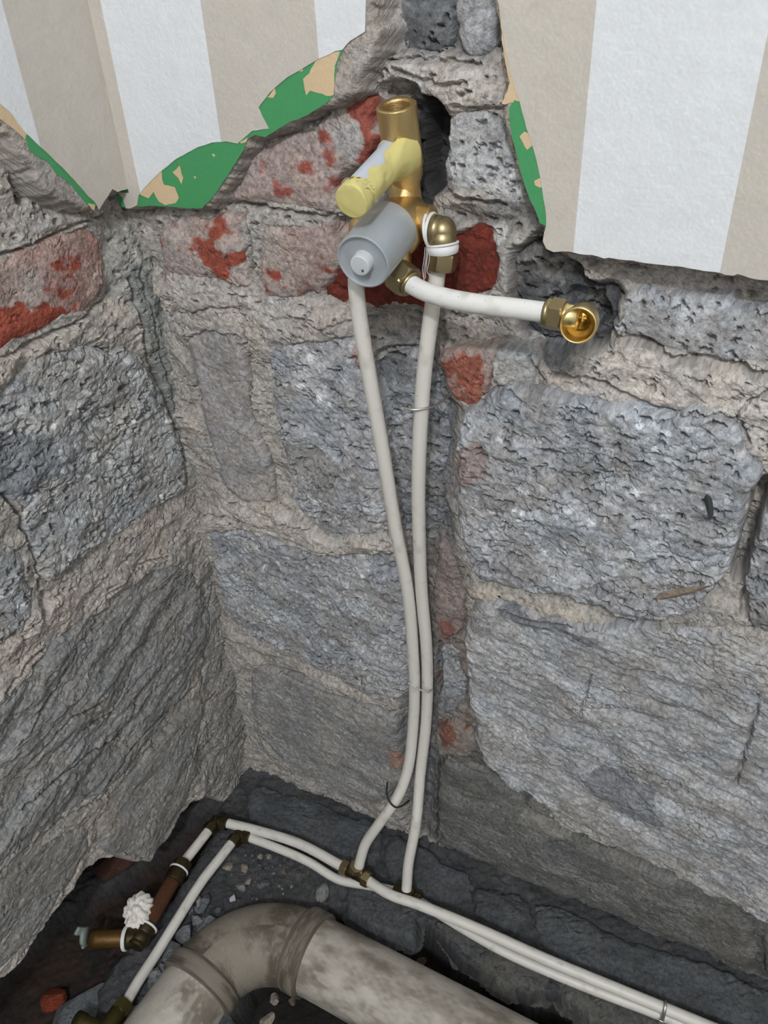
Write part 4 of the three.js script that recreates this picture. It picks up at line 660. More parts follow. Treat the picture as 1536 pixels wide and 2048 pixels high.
  part('compression_nut', hexNut(0.0152, 0.019, V(0.3655, 0.9795, 0.0555), nd, 0, 0.2), brassDull, t);
  part('nut_collar', lathe([[0.0086, 0], [0.0118, 0], [0.0118, 0.0035], [0.0095, 0.0045], [0.0086, 0.0045]], V(0.3655, 0.9795, 0.0555).addScaledVector(nd, 0.018), nd, 36), brassDull, t);
}

// ------------------------------------------------------------------ white plastic pipes
const PR = 0.008;
solo('water_pipe', tube([[0.3255, 0.982, 0.056], [0.326, 0.9702, 0.062], [0.3264, 0.9459, 0.062], [0.3285, 0.9098, 0.06], [0.3316, 0.8654, 0.056], [0.3366, 0.7783, 0.046], [0.3418, 0.6709, 0.034], [0.3504, 0.5658, 0.024], [0.3533, 0.4663, 0.020], [0.3542, 0.39, 0.020], [0.3525, 0.3124, 0.025], [0.3501, 0.2317, 0.044], [0.3425, 0.19, 0.0653], [0.3227, 0.145, 0.0864], [0.3, 0.09, 0.1026], [0.2941, 0.05, 0.1175]], PR, 160), pex, 'left of two white plastic riser pipes, bending sideways at the foot', 'pipe');
solo('water_pipe', tube([[0.3945, 0.985, 0.024], [0.3937, 0.9663, 0.026], [0.3914, 0.9387, 0.032], [0.3849, 0.8821, 0.036], [0.3786, 0.8127, 0.036], [0.373, 0.7401, 0.032], [0.3694, 0.6661, 0.026], [0.3672, 0.5668, 0.018], [0.3708, 0.4691, 0.014], [0.3713, 0.3928, 0.014], [0.3696, 0.3132, 0.018], [0.3675, 0.2245, 0.036], [0.375, 0.15, 0.0725], [0.373, 0.085, 0.0977], [0.3761, 0.04, 0.1145]], PR, 160), pex, 'right of two white plastic riser pipes, straight down from the hexagon nut', 'pipe');
solo('water_pipe', tube([[0.3803, 0.974, 0.062], [0.3947, 0.9705, 0.067], [0.4118, 0.9682, 0.071], [0.4376, 0.967, 0.075], [0.4668, 0.9673, 0.078], [0.4944, 0.9682, 0.08], [0.521, 0.9686, 0.082]], 0.0086, 60, 28), pexClean, 'short clean white pipe bending right from the valve to the brass elbow', 'pipe');
{
  const t = thing('brass_elbow', 'shiny brass elbow with open threaded mouth at the end of the short pipe', 'pipe fitting');
  const d = V(1, -0.03, 0.05).normalize(), n0 = V(0.517, 0.9687, 0.082);
  part('nut_collar', lathe([[0.0086, 0], [0.0112, 0], [0.0122, 0.0015], [0.0122, 0.005], [0.0086, 0.005]], n0, d, 36), brassDull, t);
  part('compression_nut', hexNut(0.0132, 0.0125, n0.clone().addScaledVector(d, 0.004), d, 0, 0.15), brassDull, t);
  part('neck', lathe([[0, 0], [0.0105, 0], [0.0105, 0.0035], [0.0098, 0.0036], [0.0098, 0.014], [0, 0.014]], n0.clone().addScaledVector(d, 0.015), d, 36), brassBright, t);
  const m = V(0.5462, 0.963, 0.0745), md = V(0.1, 0.12, 1).normalize();
  const th = []; for (let k = 0; k < 5; k++) th.push([0.0132 - k * 0.00035, 0.0185 - k * 0.002], [0.0128 - k * 0.00035, 0.0175 - k * 0.002]);
  part('mouth', lathe([[0, -0.016], [0.010, -0.016], [0.0125, -0.012], [0.0135, 0], [0.0150, 0.004], [0.0152, 0.0185], [0.0146, 0.0198], [0.0136, 0.0198], ...th, [0.0085, 0.0045], [0.0066, 0.0035], [0.0066, -0.009], [0, -0.009]], m, md, 64), brassBright, t, 'bright brass threaded mouth');
  part('inner_stop', new RoundedBoxGeometry(0.008, 0.0018, 0.004, 2, 0.0006).translate(m.x, m.y + 0.002, m.z - 0.002), brassBright, t);
}

// ------------------------------------------------------------------ ties and hooks
solo('wire_hook', tube([[0.3655, 0.838, 0.044], [0.3665, 0.8365, 0.0495], [0.372, 0.8368, 0.0505], [0.380, 0.8372, 0.049], [0.388, 0.837, 0.042], [0.3925, 0.834, 0.026], [0.3945, 0.832, 0.0], [0.395, 0.831, -0.02]], 0.0014, 50, 10), steel, 'bright steel wire hook pinning the right riser pipe below the short pipe', 'hook');
{
  const pts = []; for (let i = 0; i <= 40; i++) { const a = i / 40; pts.push([0.345 + 0.036 * a, 0.401 - 0.008 * a, 0.0255 + 0.002 * Math.sin(a * Math.PI)]); }
  const t2 = []; for (let k = 0; k < 2; k++) { const q = []; for (let i = 0; i <= 60; i++) { const a = i / 60, w = a * 40 + k * Math.PI; q.push([0.3445 + 0.0362 * a, 0.3995 - 0.0075 * a + 0.0007 * Math.cos(w), 0.0258 + 0.0018 * Math.sin(a * Math.PI) - 0.008 * (ss(0.12, 0, a) + ss(0.88, 1, a)) + 0.0007 * Math.sin(w)]); } t2.push(tube(q, 0.0008, 120, 7)); }
  solo('wire_tie', t2, steel, 'twisted steel wire tie around both riser pipes at mid height', 'wire');
}
solo('wire_tie', tube([[0.3215, 0.203, 0.057], [0.3275, 0.1975, 0.071], [0.337, 0.190, 0.0795], [0.346, 0.183, 0.0785], [0.352, 0.178, 0.068], [0.356, 0.175, 0.055]], 0.0014, 40, 8), new THREE.MeshStandardMaterial({ color: '#23211f', roughness: 0.6 }), 'thin black wire around the left riser pipe near its foot', 'wire');

// ------------------------------------------------------------------ supply lines along the footing
function fitting(name, label, arms, mat, nutMat) {         // arms: [centre, direction, length, nut]
  const t = thing(name, label, 'pipe fitting');
  const c = arms[0][0], g = [new THREE.SphereGeometry(0.0098, 24, 16).translate(c[0], c[1], c[2])];
  for (const [o, d, L] of arms) g.push(lathe([[0, 0], [0.0094, 0], [0.0094, L], [0, L]], va(o), va(d), 24));
  part('body', g, mat, t);
  for (const [o, d, L] of arms) { part('compression_nut', hexNut(0.0122, 0.012, va(o).addScaledVector(va(d).normalize(), L - 0.004), va(d), 0, 0.4), nutMat || mat, t); }
  return t;
}
const tee1 = [0.2885, 0.030, 0.1205];
fitting('tee_fitting', 'dark brass tee at the foot of the left riser pipe', [[tee1, [-1, 0, -0.03], 0.018], [tee1, [1, 0, 0.05], 0.018], [tee1, [0.15, 1, -0.1], 0.014]], brassOld, brassDull);
const tee2 = [0.3765, 0.0215, 0.114];
fitting('tee_fitting', 'dark brass tee at the foot of the right riser pipe', [[tee2, [-1, 0, 0.03], 0.015], [tee2, [1, -0.02, 0], 0.015], [tee2, [-0.02, 1, 0], 0.010]], brassOld, brassOld);
solo('water_pipe', tube([[0.042, 0.03, 0.1352], [0.1048, 0.03, 0.1235], [0.1802, 0.03, 0.1146], [0.2690, 0.03, 0.1195]], PR, 60), pex, 'upper of two white pipes running from the corner to the left tee', 'pipe');
solo('water_pipe', tube([[0.0868, 0.020, 0.1364], [0.1473, 0.019, 0.1315], [0.203, 0.015, 0.1283], [0.2608, 0.008, 0.1304], [0.3121, 0.012, 0.120], [0.3615, 0.0215, 0.1145]], 0.0072, 70), pex, 'lower of two white pipes from the corner, passing under the left tee', 'pipe');
solo('water_pipe', tube([[0.3065, 0.03, 0.1215], [0.3523, 0.034, 0.1300], [0.403, 0.036, 0.1264], [0.4924, 0.036, 0.1222], [0.6062, 0.034, 0.1199], [0.7113, 0.03, 0.1134], [0.8098, 0.03, 0.1092], [0.96, 0.03, 0.1037], [1.3, 0.03, 0.10]], PR, 110), pex, 'upper white pipe running right from the left tee along the footing', 'pipe');
solo('water_pipe', tube([[0.3915, 0.0213, 0.114], [0.4333, 0.016, 0.1164], [0.4835, 0.014, 0.1214], [0.5404, 0.013, 0.1253], [0.6444, 0.014, 0.1229], [0.7637, 0.013, 0.1133], [0.8442, 0.013, 0.1101], [0.96, 0.013, 0.1068], [1.3, 0.013, 0.103]], 0.0074, 110), pex, 'lower white pipe running right from the right tee along the footing', 'pipe');
{
  const t = thing('pipe_clip', 'small grey strap tying the two white pipes at the lower right', 'clip');
  part('strap', along(new THREE.TorusGeometry(0.0105, 0.0016, 8, 36).rotateX(Math.PI / 2).scale(1.0, 1.6, 1.75).rotateY(Math.PI / 2), V(0.7637, 0.0215, 0.1125), V(1, 0, -0.06)), steel, t);
  part('buckle', new RoundedBoxGeometry(0.006, 0.009, 0.003, 2, 0.0008).translate(0.7637, 0.016, 0.1235), steel, t);
}
const el1 = [0.026, 0.030, 0.139], el2 = [0.0735, 0.022, 0.139];
fitting('corner_elbow', 'dark brass corner elbow under the left wall joining the upper white pipe', [[el1, [1, 0, -0.15], 0.014], [el1, [0, 0, 1], 0.014]], brassOld, brassOld);
fitting('corner_elbow', 'olive brass corner elbow joining the lower white pipe and the long pipe', [[el2, [1, 0, -0.15], 0.012], [el2, [-0.05, 0, 1], 0.012]], brassOld, brassOld);
solo('water_pipe', tube([[0.0258, 0.03, 0.150], [0.025, 0.03, 0.19], [0.0240, 0.03, 0.2245]], PR, 20), pex, 'short white pipe stub between corner elbow and rusty nipple', 'pipe');
solo('water_pipe', tube([[0.0715, 0.022, 0.150], [0.069, 0.022, 0.20], [0.0665, 0.02, 0.2345], [0.0680, 0.014, 0.3036], [0.0690, 0.008, 0.3518], [0.073, 0.012, 0.3932], [0.0805, 0.018, 0.4304]], PR, 60), pex, 'long white pipe running beside the rusty nipple towards the lower left', 'pipe');
{
  const t = thing('rusty_nipple', 'rusty brown steel nipple with a white taped coupling', 'pipe');
  const a = V(0.0240, 0.031, 0.2225), b = V(0.0415, 0.031, 0.343), d = b.clone().sub(a).normalize();
  part('coupling', [hexNut(0.0145, 0.014, a, d), lathe([[0, 0], [0.0135, 0], [0.0150, 0.002], [0.0150, 0.02], [0.0135, 0.022], [0, 0.022]], a.clone().addScaledVector(d, 0.014), d, 32)], brassOld, t);
  part('thread_tape', torus(0.0146, 0.0018, a.clone().addScaledVector(d, 0.0155), d), tapeWhite, t, 'white thread sealing tape');
  part('steel_tube', lathe([[0, 0.03], [0.0118, 0.03], [0.0118, 0.108], [0, 0.108]], a, d, 32), rusty, t, 'rusty brown steel tube');
}
{
  const t = thing('branch_tee', 'dark olive brass tee with two white taped joints beside the foam lump', 'pipe fitting');
  const c = V(0.0425, 0.030, 0.350), d = V(-0.85, 0, 0.42).normalize(), u = V(0.145, 0, 1).normalize();
  part('body', [new THREE.SphereGeometry(0.0152, 28, 18).translate(c.x, c.y, c.z), lathe([[0, -0.022], [0.0142, -0.022], [0.0158, -0.02], [0.0158, -0.012], [0.0138, -0.010], [0.0138, 0], [0, 0]], c, u, 32), lathe([[0, 0], [0.0138, 0], [0.0138, 0.012], [0.0155, 0.014], [0.0155, 0.022], [0, 0.022]], c, d, 32), lathe([[0, 0], [0.0135, 0], [0.0135, 0.012], [0.0118, 0.014], [0, 0.014]], c, u, 32)], brassOld, t);
  part('thread_tape', torus(0.0160, 0.0019, c.clone().addScaledVector(u, -0.0185), u), tapeWhite, t);
  part('thread_tape', [torus(0.0158, 0.0019, c.clone().addScaledVector(d, 0.0205), d), torus(0.0158, 0.0019, c.clone().addScaledVector(d, 0.0225), d)], tapeWhite, t);
  part('side_nipple', lathe([[0, 0.02], [0.0128, 0.02], [0.0128, 0.06], [0.014, 0.062], [0.014, 0.074], [0, 0.074]], c, d, 28), new THREE.MeshStandardMaterial({ color: '#6a4d22', metalness: 0.5, roughness: 0.5, map: grainTex }), t);
}
{
  const t = thing('valve_handle', 'small grey-green plastic wing handle under the left wall', 'handle');
  const g = new THREE.MeshStandardMaterial({ color: '#8d9a92', roughness: 0.5 }), c = V(-0.0305, 0.034, 0.384);
  part('hub', lathe([[0, 0], [0.013, 0], [0.013, 0.006], [0.006, 0.008], [0, 0.008]], c, V(-0.85, 0, 0.42), 24), g, t);
  for (const s of [-1, 1]) part('wing', new RoundedBoxGeometry(0.005, 0.022, 0.012, 2, 0.002).rotateX(s * 0.5).translate(c.x - 0.006, c.y + s * 0.014, c.z + 0.002), g, t);
}
{
  const t = thing('pipe_coupling', 'mossy olive brass coupling ending the long white pipe at lower left', 'pipe fitting');
  const a = V(0.079, 0.017, 0.424), d = V(0.0, 0.08, 1).normalize(), olive = new THREE.MeshStandardMaterial({ color: '#4c4420', metalness: 0.5, roughness: 0.55, map: grainTex });
  part('compression_nut', hexNut(0.0135, 0.016, a, d), olive, t);
  part('body', lathe([[0, 0.014], [0.0125, 0.014], [0.0125, 0.04], [0.0135, 0.042], [0.0135, 0.06], [0, 0.06]], a, d, 28), olive, t);
  part('side_arm', lathe([[0, 0], [0.0105, 0], [0.0105, 0.032], [0.012, 0.034], [0.012, 0.046], [0, 0.046]], a.clone().addScaledVector(d, 0.045), V(-1, 0, 0.1), 24), olive, t);
}

// ------------------------------------------------------------------ grey drain pipe with its bend
{
  const t = thing('drain_pipe', 'large stained grey plastic drain pipe with a wide bend', 'pipe');
  const mat = new THREE.MeshStandardMaterial({ color: '#f2eee8', roughness: 0.62, map: stainTex, bumpMap: gritTex, bumpScale: 0.0004 });
  const bendMat = new THREE.MeshStandardMaterial({ color: '#b4aca2', roughness: 0.6, map: stainTex, bumpMap: gritTex, bumpScale: 0.0004 });
  const R = 0.055, Y0 = -0.002;
  const a = V(0.276, Y0, 0.246), dx = V(1, 0, 0.01).normalize(), b = V(0.153, Y0, 0.352), dz = V(-0.06, 0, 1).normalize();
  const uvS = g => { const uv = g.attributes.uv; for (let i = 0; i < uv.count; i++) uv.setXY(i, uv.getX(i) * 1.4, uv.getY(i) * 2.2); return g; };
  part('straight_pipe', uvS(lathe([[R - 0.004, 0], [R, 0], [R, 0.12], [R, 0.24], [R, 0.36], [R, 0.48], [R, 0.62], [R, 1.2], [R - 0.004, 1.2]], a.clone().addScaledVector(dx, -0.02), dx, 72)), mat, t);
  part('straight_pipe', uvS(lathe([[R - 0.004, 0], [R, 0], [R, 0.12], [R, 0.3], [R, 0.9], [R - 0.004, 0.9]], b.clone().addScaledVector(dz, -0.01), dz, 72)), mat, t);
  const curve = new THREE.CubicBezierCurve3(a.clone().addScaledVector(dx, 0.004), a.clone().addScaledVector(dx, -0.068), b.clone().addScaledVector(dz, -0.064), b.clone().addScaledVector(dz, 0.004));
  const tb = new THREE.TubeGeometry(curve, 48, R + 0.0015, 64, false); const uv = tb.attributes.uv; for (let i = 0; i < uv.count; i++) uv.setXY(i, uv.getX(i) * 0.9, uv.getY(i) * 1.4);
  part('bend', tb, bendMat, t, 'brownish grey bend');
  const sock = (p, d, L) => uvS(lathe([[R + 0.0012, 0], [R + 0.0045, 0.003], [R + 0.0062, 0.008], [R + 0.0062, L - 0.004], [R + 0.0055, L], [R - 0.001, L]], p, d, 72));
  part('socket', sock(a.clone().addScaledVector(dx, -0.024), dx, 0.034), bendMat, t);
  part('socket', sock(b.clone().addScaledVector(dz, -0.016), dz, 0.030), bendMat, t);
}

// ------------------------------------------------------------------ rubble
function rockGeo(s, seed, detail = 2) {
  let g = new THREE.IcosahedronGeometry(1, detail); g.deleteAttribute('normal'); g.deleteAttribute('uv'); g = mergeVertices(g);
  const p = g.attributes.position, planes = []; let st = seed * 7919 + 13; const rn = () => { st = (Math.imul(st, 1664525) + 1013904223) >>> 0; return st / 4294967296; };
  for (let k = 0; k < 12; k++) planes.push([V(rn() - 0.5, rn() - 0.5, rn() - 0.5).normalize(), 0.38 + 0.34 * rn()]);
  for (let i = 0; i < p.count; i++) {
    const v = V(p.getX(i), p.getY(i), p.getZ(i)); for (const [n, d] of planes) { const q = v.dot(n); if (q > d) v.addScaledVector(n, d - q); }
    v.multiplyScalar(1 + 0.08 * fbm(v.x * 2 + v.z, v.y * 2, seed, 3)); p.setXYZ(i, v.x * s[0], v.y * s[1], v.z * s[2]);
  }
  g.computeVertexNormals(); const uv = new Float32Array(p.count * 2); for (let i = 0; i < p.count; i++) { uv[i * 2] = (p.getX(i) + p.getY(i)) * 4; uv[i * 2 + 1] = (p.getZ(i) - p.getY(i)) * 4; } g.setAttribute('uv', new THREE.BufferAttribute(uv, 2));
  return g;
}
const rockMats = ['#7d8285', '#8d8f8e', '#9a948b', '#6c7073', '#a59a8b', '#7d6a5e'].map(c => new THREE.MeshStandardMaterial({ color: c, flatShading: true, roughness: 0.95, map: grainTex, bumpMap: gritTex, bumpScale: 0.001 }));
const whiteChip = new THREE.MeshStandardMaterial({ color: '#cfcad4', roughness: 0.9, bumpMap: gritTex, bumpScale: 0.001 });
let rockSeed = 1;
function rock(name, x, z, s, mat, label, category = 'stone', group, turn) {
  const m = solo(name, rockGeo(s, rockSeed++, Math.max(...s) > 0.012 ? 3 : 2), mat, label, category, group);
  m.position.set(x, groundAt(x, z) + s[1] * 0.55, z); m.rotation.y = turn ?? rr(0, 6.28); return m;
}
rock('rubble_stone', 0.0841, 0.3064, [0.0170, 0.0150, 0.0220], rockMats[0], 'blocky blue-grey rubble stone, middle one left of the drain bend', 'stone', undefined, 0.30);
rock('rubble_stone', 0.0840, 0.3397, [0.0210, 0.0160, 0.0190], rockMats[0], 'largest grey rubble stone just above the drain socket', 'stone', undefined, 0.90);
rock('rubble_stone', 0.0864, 0.2796, [0.0120, 0.0100, 0.0120], rockMats[1], 'small pale grey stone touching the top of the rubble pile', 'stone');
rock('rubble_stone', 0.1076, 0.2816, [0.0170, 0.0120, 0.0130], rockMats[0], 'grey wedge-shaped stone against the outside of the drain bend', 'stone', undefined, 1.20);
rock('plaster_shard', 0.0833, 0.2526, [0.0120, 0.0140, 0.0200], rockMats[3], 'dark grey shard standing left of the drain bend', 'stone', undefined, 0.50);
rock('plaster_chip', 0.0740, 0.2561, [0.0040, 0.0110, 0.0130], whiteChip, 'white plaster flake along the edge of the dark shard', 'chip', undefined, 0.40);
rock('plaster_chip', 0.1193, 0.2265, [0.0060, 0.0080, 0.0100], whiteChip, 'white plaster flake above the drain bend', 'chip');
rock('plaster_chip', 0.0598, 0.2637, [0.0050, 0.0060, 0.0080], whiteChip, 'white plaster crumb beside the long white pipe', 'chip');
rock('rubble_stone', 0.0783, 0.1854, [0.0110, 0.0050, 0.0100], rockMats[4], 'flat tan chip beside the long white pipe', 'chip');
rock('rubble_stone', 0.1070, 0.1758, [0.0110, 0.0050, 0.0100], rockMats[4], 'angular tan chip below the corner elbow', 'chip');
rock('rubble_stone', 0.1152, 0.1453, [0.0090, 0.0040, 0.0060], rockMats[2], 'thin pale chip just below the lower white pipe', 'chip');
rock('rubble_stone', 0.1296, 0.1396, [0.0060, 0.0040, 0.0060], rockMats[2], 'tiny pale chip right of the thin pale chip', 'chip');
rock('rubble_stone', 0.1195, 0.2061, [0.0120, 0.0060, 0.0080], rockMats[1], 'pale grey oblong chip above the drain bend', 'chip');
rock('rubble_stone', 0.1255, 0.1921, [0.0090, 0.0060, 0.0100], rockMats[2], 'beige chip next to the grey slab above the drain bend', 'chip');
rock('rubble_stone', 0.1485, 0.1868, [0.0160, 0.0080, 0.0130], rockMats[3], 'flat dark grey slab lying above the drain bend', 'stone');
rock('rubble_stone', 0.1677, 0.1521, [0.0080, 0.0030, 0.0060], rockMats[5], 'small reddish brown chip on the dark footing', 'chip');
rock('rubble_stone', 0.2413, 0.1579, [0.0200, 0.0100, 0.0160], rockMats[1], 'square grey stone lying just above the drain pipe joint', 'stone');
rock('rubble_stone', 0.2345, 0.2973, [0.0100, 0.0060, 0.0130], rockMats[4], 'tan chip in the dark soil under the drain bend', 'chip');
rock('rubble_stone', 0.2612, 0.2893, [0.0080, 0.0040, 0.0080], rockMats[5], 'brown chip in the dark soil right of the tan chip', 'chip');
rock('rubble_stone', 0.2401, 0.3301, [0.0160, 0.0060, 0.0090], rockMats[4], 'tan flake in the dark soil at the bottom edge', 'chip');
rock('rubble_stone', 0.4117, 0.1493, [0.0140, 0.0090, 0.0100], rockMats[5], 'small brown stone wedged between footing and drain pipe', 'stone');
rock('gravel_stone', 0.1259, 0.3840, [0.0148, 0.0105, 0.0144], rockMats[1], 'small grey stone in the rubble between long white pipe and drain', 'stone', 'gravel beside the drain socket');
rock('gravel_stone', 0.0830, 0.3751, [0.0123, 0.0095, 0.0117], rockMats[0], 'small grey stone in the rubble between long white pipe and drain', 'stone', 'gravel beside the drain socket');
rock('gravel_stone', 0.0994, 0.4246, [0.0149, 0.0082, 0.0139], rockMats[1], 'small grey stone in the rubble between long white pipe and drain', 'stone', 'gravel beside the drain socket');
rock('gravel_stone', 0.1047, 0.3686, [0.0118, 0.0088, 0.0083], rockMats[1], 'small grey stone in the rubble between long white pipe and drain', 'stone', 'gravel beside the drain socket');
rock('gravel_stone', 0.1245, 0.4128, [0.0076, 0.0039, 0.0071], rockMats[0], 'small grey stone in the rubble between long white pipe and drain', 'stone', 'gravel beside the drain socket');
rock('gravel_stone', 0.1274, 0.4095, [0.0143, 0.0109, 0.0148], rockMats[0], 'small grey stone in the rubble between long white pipe and drain', 'stone', 'gravel beside the drain socket');
rock('gravel_stone', 0.0800, 0.3703, [0.0109, 0.0072, 0.0104], rockMats[3], 'small grey stone in the rubble between long white pipe and drain', 'stone', 'gravel beside the drain socket');
rock('gravel_stone', 0.0908, 0.3853, [0.0117, 0.0066, 0.0088], rockMats[3], 'small grey stone in the rubble between long white pipe and drain', 'stone', 'gravel beside the drain socket');
rock('gravel_stone', 0.0994, 0.3927, [0.0122, 0.0070, 0.0112], rockMats[3], 'small grey stone in the rubble between long white pipe and drain', 'stone', 'gravel beside the drain socket');
rock('gravel_stone', 0.0945, 0.4327, [0.0081, 0.0060, 0.0061], rockMats[1], 'small grey stone in the rubble between long white pipe and drain', 'stone', 'gravel beside the drain socket');
rock('gravel_stone', 0.1000, 0.4291, [0.0099, 0.0074, 0.0086], rockMats[0], 'small grey stone in the rubble between long white pipe and drain', 'stone', 'gravel beside the drain socket');
rock('gravel_stone', 0.1070, 0.4245, [0.0094, 0.0071, 0.0093], rockMats[3], 'small grey stone in the rubble between long white pipe and drain', 'stone', 'gravel beside the drain socket');
rock('gravel_stone', 0.1000, 0.3538, [0.0114, 0.0065, 0.0113], rockMats[1], 'small grey stone in the rubble between long white pipe and drain', 'stone', 'gravel beside the drain socket');
rock('gravel_stone', 0.1097, 0.3506, [0.0066, 0.0052, 0.0050], rockMats[0], 'small grey stone in the rubble between long white pipe and drain', 'stone', 'gravel beside the drain socket');
rock('gravel_stone', 0.1069, 0.3765, [0.0129, 0.0066, 0.0096], rockMats[3], 'small grey stone in the rubble between long white pipe and drain', 'stone', 'gravel beside the drain socket');
rock('gravel_stone', 0.1277, 0.4167, [0.0072, 0.0054, 0.0073], rockMats[0], 'small grey stone in the rubble between long white pipe and drain', 'stone', 'gravel beside the drain socket');
rock('gravel_stone', 0.1140, 0.4231, [0.0120, 0.0065, 0.0102], rockMats[0], 'small grey stone in the rubble between long white pipe and drain', 'stone', 'gravel beside the drain socket');
rock('gravel_stone', 0.0830, 0.3684, [0.0147, 0.0088, 0.0155], rockMats[1], 'small grey stone in the rubble between long white pipe and drain', 'stone', 'gravel beside the drain socket');
rock('gravel_stone', 0.0969, 0.3718, [0.0097, 0.0061, 0.0103], rockMats[0], 'small grey stone in the rubble between long white pipe and drain', 'stone', 'gravel beside the drain socket');
rock('gravel_stone', 0.0915, 0.4296, [0.0144, 0.0094, 0.0144], rockMats[0], 'small grey stone in the rubble between long white pipe and drain', 'stone', 'gravel beside the drain socket');
rock('gravel_stone', 0.0884, 0.3569, [0.0115, 0.0062, 0.0116], rockMats[0], 'small grey stone in the rubble between long white pipe and drain', 'stone', 'gravel beside the drain socket');
rock('gravel_stone', 0.1242, 0.4174, [0.0144, 0.0076, 0.0112], rockMats[3], 'small grey stone in the rubble between long white pipe and drain', 'stone', 'gravel beside the drain socket');
rock('gravel_stone', 0.1213, 0.4045, [0.0148, 0.0117, 0.0106], rockMats[0], 'small grey stone in the rubble between long white pipe and drain', 'stone', 'gravel beside the drain socket');
rock('gravel_stone', 0.1131, 0.4062, [0.0141, 0.0071, 0.0150], rockMats[3], 'small grey stone in the rubble between long white pipe and drain', 'stone', 'gravel beside the drain socket');
rock('gravel_stone', 0.0973, 0.3727, [0.0145, 0.0105, 0.0102], rockMats[0], 'small grey stone in the rubble between long white pipe and drain', 'stone', 'gravel beside the drain socket');
rock('gravel_stone', 0.1320, 0.4152, [0.0105, 0.0065, 0.0108], rockMats[1], 'small grey stone in the rubble between long white pipe and drain', 'stone', 'gravel beside the drain socket');
rock('gravel_stone', 0.1276, 0.3986, [0.0110, 0.0061, 0.0095], rockMats[0], 'small grey stone in the rubble between long white pipe and drain', 'stone', 'gravel beside the drain socket');
rock('gravel_stone', 0.1156, 0.4192, [0.0088, 0.0064, 0.0072], rockMats[0], 'small grey stone in the rubble between long white pipe and drain', 'stone', 'gravel beside the drain socket');
rock('gravel_stone', 0.0941, 0.4242, [0.0131, 0.0092, 0.0109], rockMats[0], 'small grey stone in the rubble between long white pipe and drain', 'stone', 'gravel beside the drain socket');
rock('gravel_stone', 0.1222, 0.3628, [0.0120, 0.0070, 0.0104], rockMats[0], 'small grey stone in the rubble between long white pipe and drain', 'stone', 'gravel beside the drain socket');
rock('gravel_stone', 0.1321, 0.4180, [0.0133, 0.0070, 0.0098], rockMats[0], 'small grey stone in the rubble between long white pipe and drain', 'stone', 'gravel beside the drain socket');
rock('gravel_stone', 0.1023, 0.3897, [0.0096, 0.0076, 0.0068], rockMats[3], 'small grey stone in the rubble between long white pipe and drain', 'stone', 'gravel beside the drain socket');
rock('gravel_stone', 0.0890, 0.3822, [0.0083, 0.0049, 0.0062], rockMats[0], 'small grey stone in the rubble between long white pipe and drain', 'stone', 'gravel beside the drain socket');
rock('gravel_stone', 0.0878, 0.3700, [0.0095, 0.0070, 0.0070], rockMats[3], 'small grey stone in the rubble between long white pipe and drain', 'stone', 'gravel beside the drain socket');
rock('gravel_stone', 0.1517, 0.2088, [0.0036, 0.0027, 0.0030], rockMats[2], 'tiny crumb scattered on the dark footing above the drain bend', 'stone', 'crumbs above the drain bend');
rock('gravel_stone', 0.1268, 0.2024, [0.0026, 0.0020, 0.0027], rockMats[3], 'tiny crumb scattered on the dark footing above the drain bend', 'stone', 'crumbs above the drain bend');
rock('gravel_stone', 0.1015, 0.1480, [0.0039, 0.0023, 0.0033], rockMats[1], 'tiny crumb scattered on the dark footing above the drain bend', 'stone', 'crumbs above the drain bend');
rock('gravel_stone', 0.0911, 0.1927, [0.0024, 0.0016, 0.0018], rockMats[1], 'tiny crumb scattered on the dark footing above the drain bend', 'stone', 'crumbs above the drain bend');
rock('gravel_stone', 0.1906, 0.1066, [0.0031, 0.0021, 0.0034], rockMats[2], 'tiny crumb scattered on the dark footing above the drain bend', 'stone', 'crumbs above the drain bend');
rock('gravel_stone', 0.1142, 0.2258, [0.0022, 0.0015, 0.0017], rockMats[2], 'tiny crumb scattered on the dark footing above the drain bend', 'stone', 'crumbs above the drain bend');
rock('gravel_stone', 0.1894, 0.1488, [0.0034, 0.0019, 0.0030], rockMats[5], 'tiny crumb scattered on the dark footing above the drain bend', 'stone', 'crumbs above the drain bend');
rock('gravel_stone', 0.1730, 0.2046, [0.0038, 0.0025, 0.0033], rockMats[5], 'tiny crumb scattered on the dark footing above the drain bend', 'stone', 'crumbs above the drain bend');
rock('gravel_stone', 0.1305, 0.1638, [0.0022, 0.0017, 0.0019], rockMats[3], 'tiny crumb scattered on the dark footing above the drain bend', 'stone', 'crumbs above the drain bend');
rock('gravel_stone', 0.1130, 0.2098, [0.0041, 0.0029, 0.0034], rockMats[5], 'tiny crumb scattered on the dark footing above the drain bend', 'stone', 'crumbs above the drain bend');
rock('gravel_stone', 0.1819, 0.1621, [0.0018, 0.0014, 0.0016], rockMats[2], 'tiny crumb scattered on the dark footing above the drain bend', 'stone', 'crumbs above the drain bend');
rock('gravel_stone', 0.1264, 0.2083, [0.0027, 0.0016, 0.0020], rockMats[1], 'tiny crumb scattered on the dark footing above the drain bend', 'stone', 'crumbs above the drain bend');
rock('gravel_stone', 0.1036, 0.1838, [0.0023, 0.0011, 0.0021], rockMats[4], 'tiny crumb scattered on the dark footing above the drain bend', 'stone', 'crumbs above the drain bend');
rock('gravel_stone', 0.1554, 0.1322, [0.0033, 0.0017, 0.0035], rockMats[3], 'tiny crumb scattered on the dark footing above the drain bend', 'stone', 'crumbs above the drain bend');
rock('gravel_stone', 0.1203, 0.2007, [0.0024, 0.0015, 0.0022], rockMats[5], 'tiny crumb scattered on the dark footing above the drain bend', 'stone', 'crumbs above the drain bend');
rock('gravel_stone', 0.1913, 0.1245, [0.0030, 0.0022, 0.0027], rockMats[5], 'tiny crumb scattered on the dark footing above the drain bend', 'stone', 'crumbs above the drain bend');
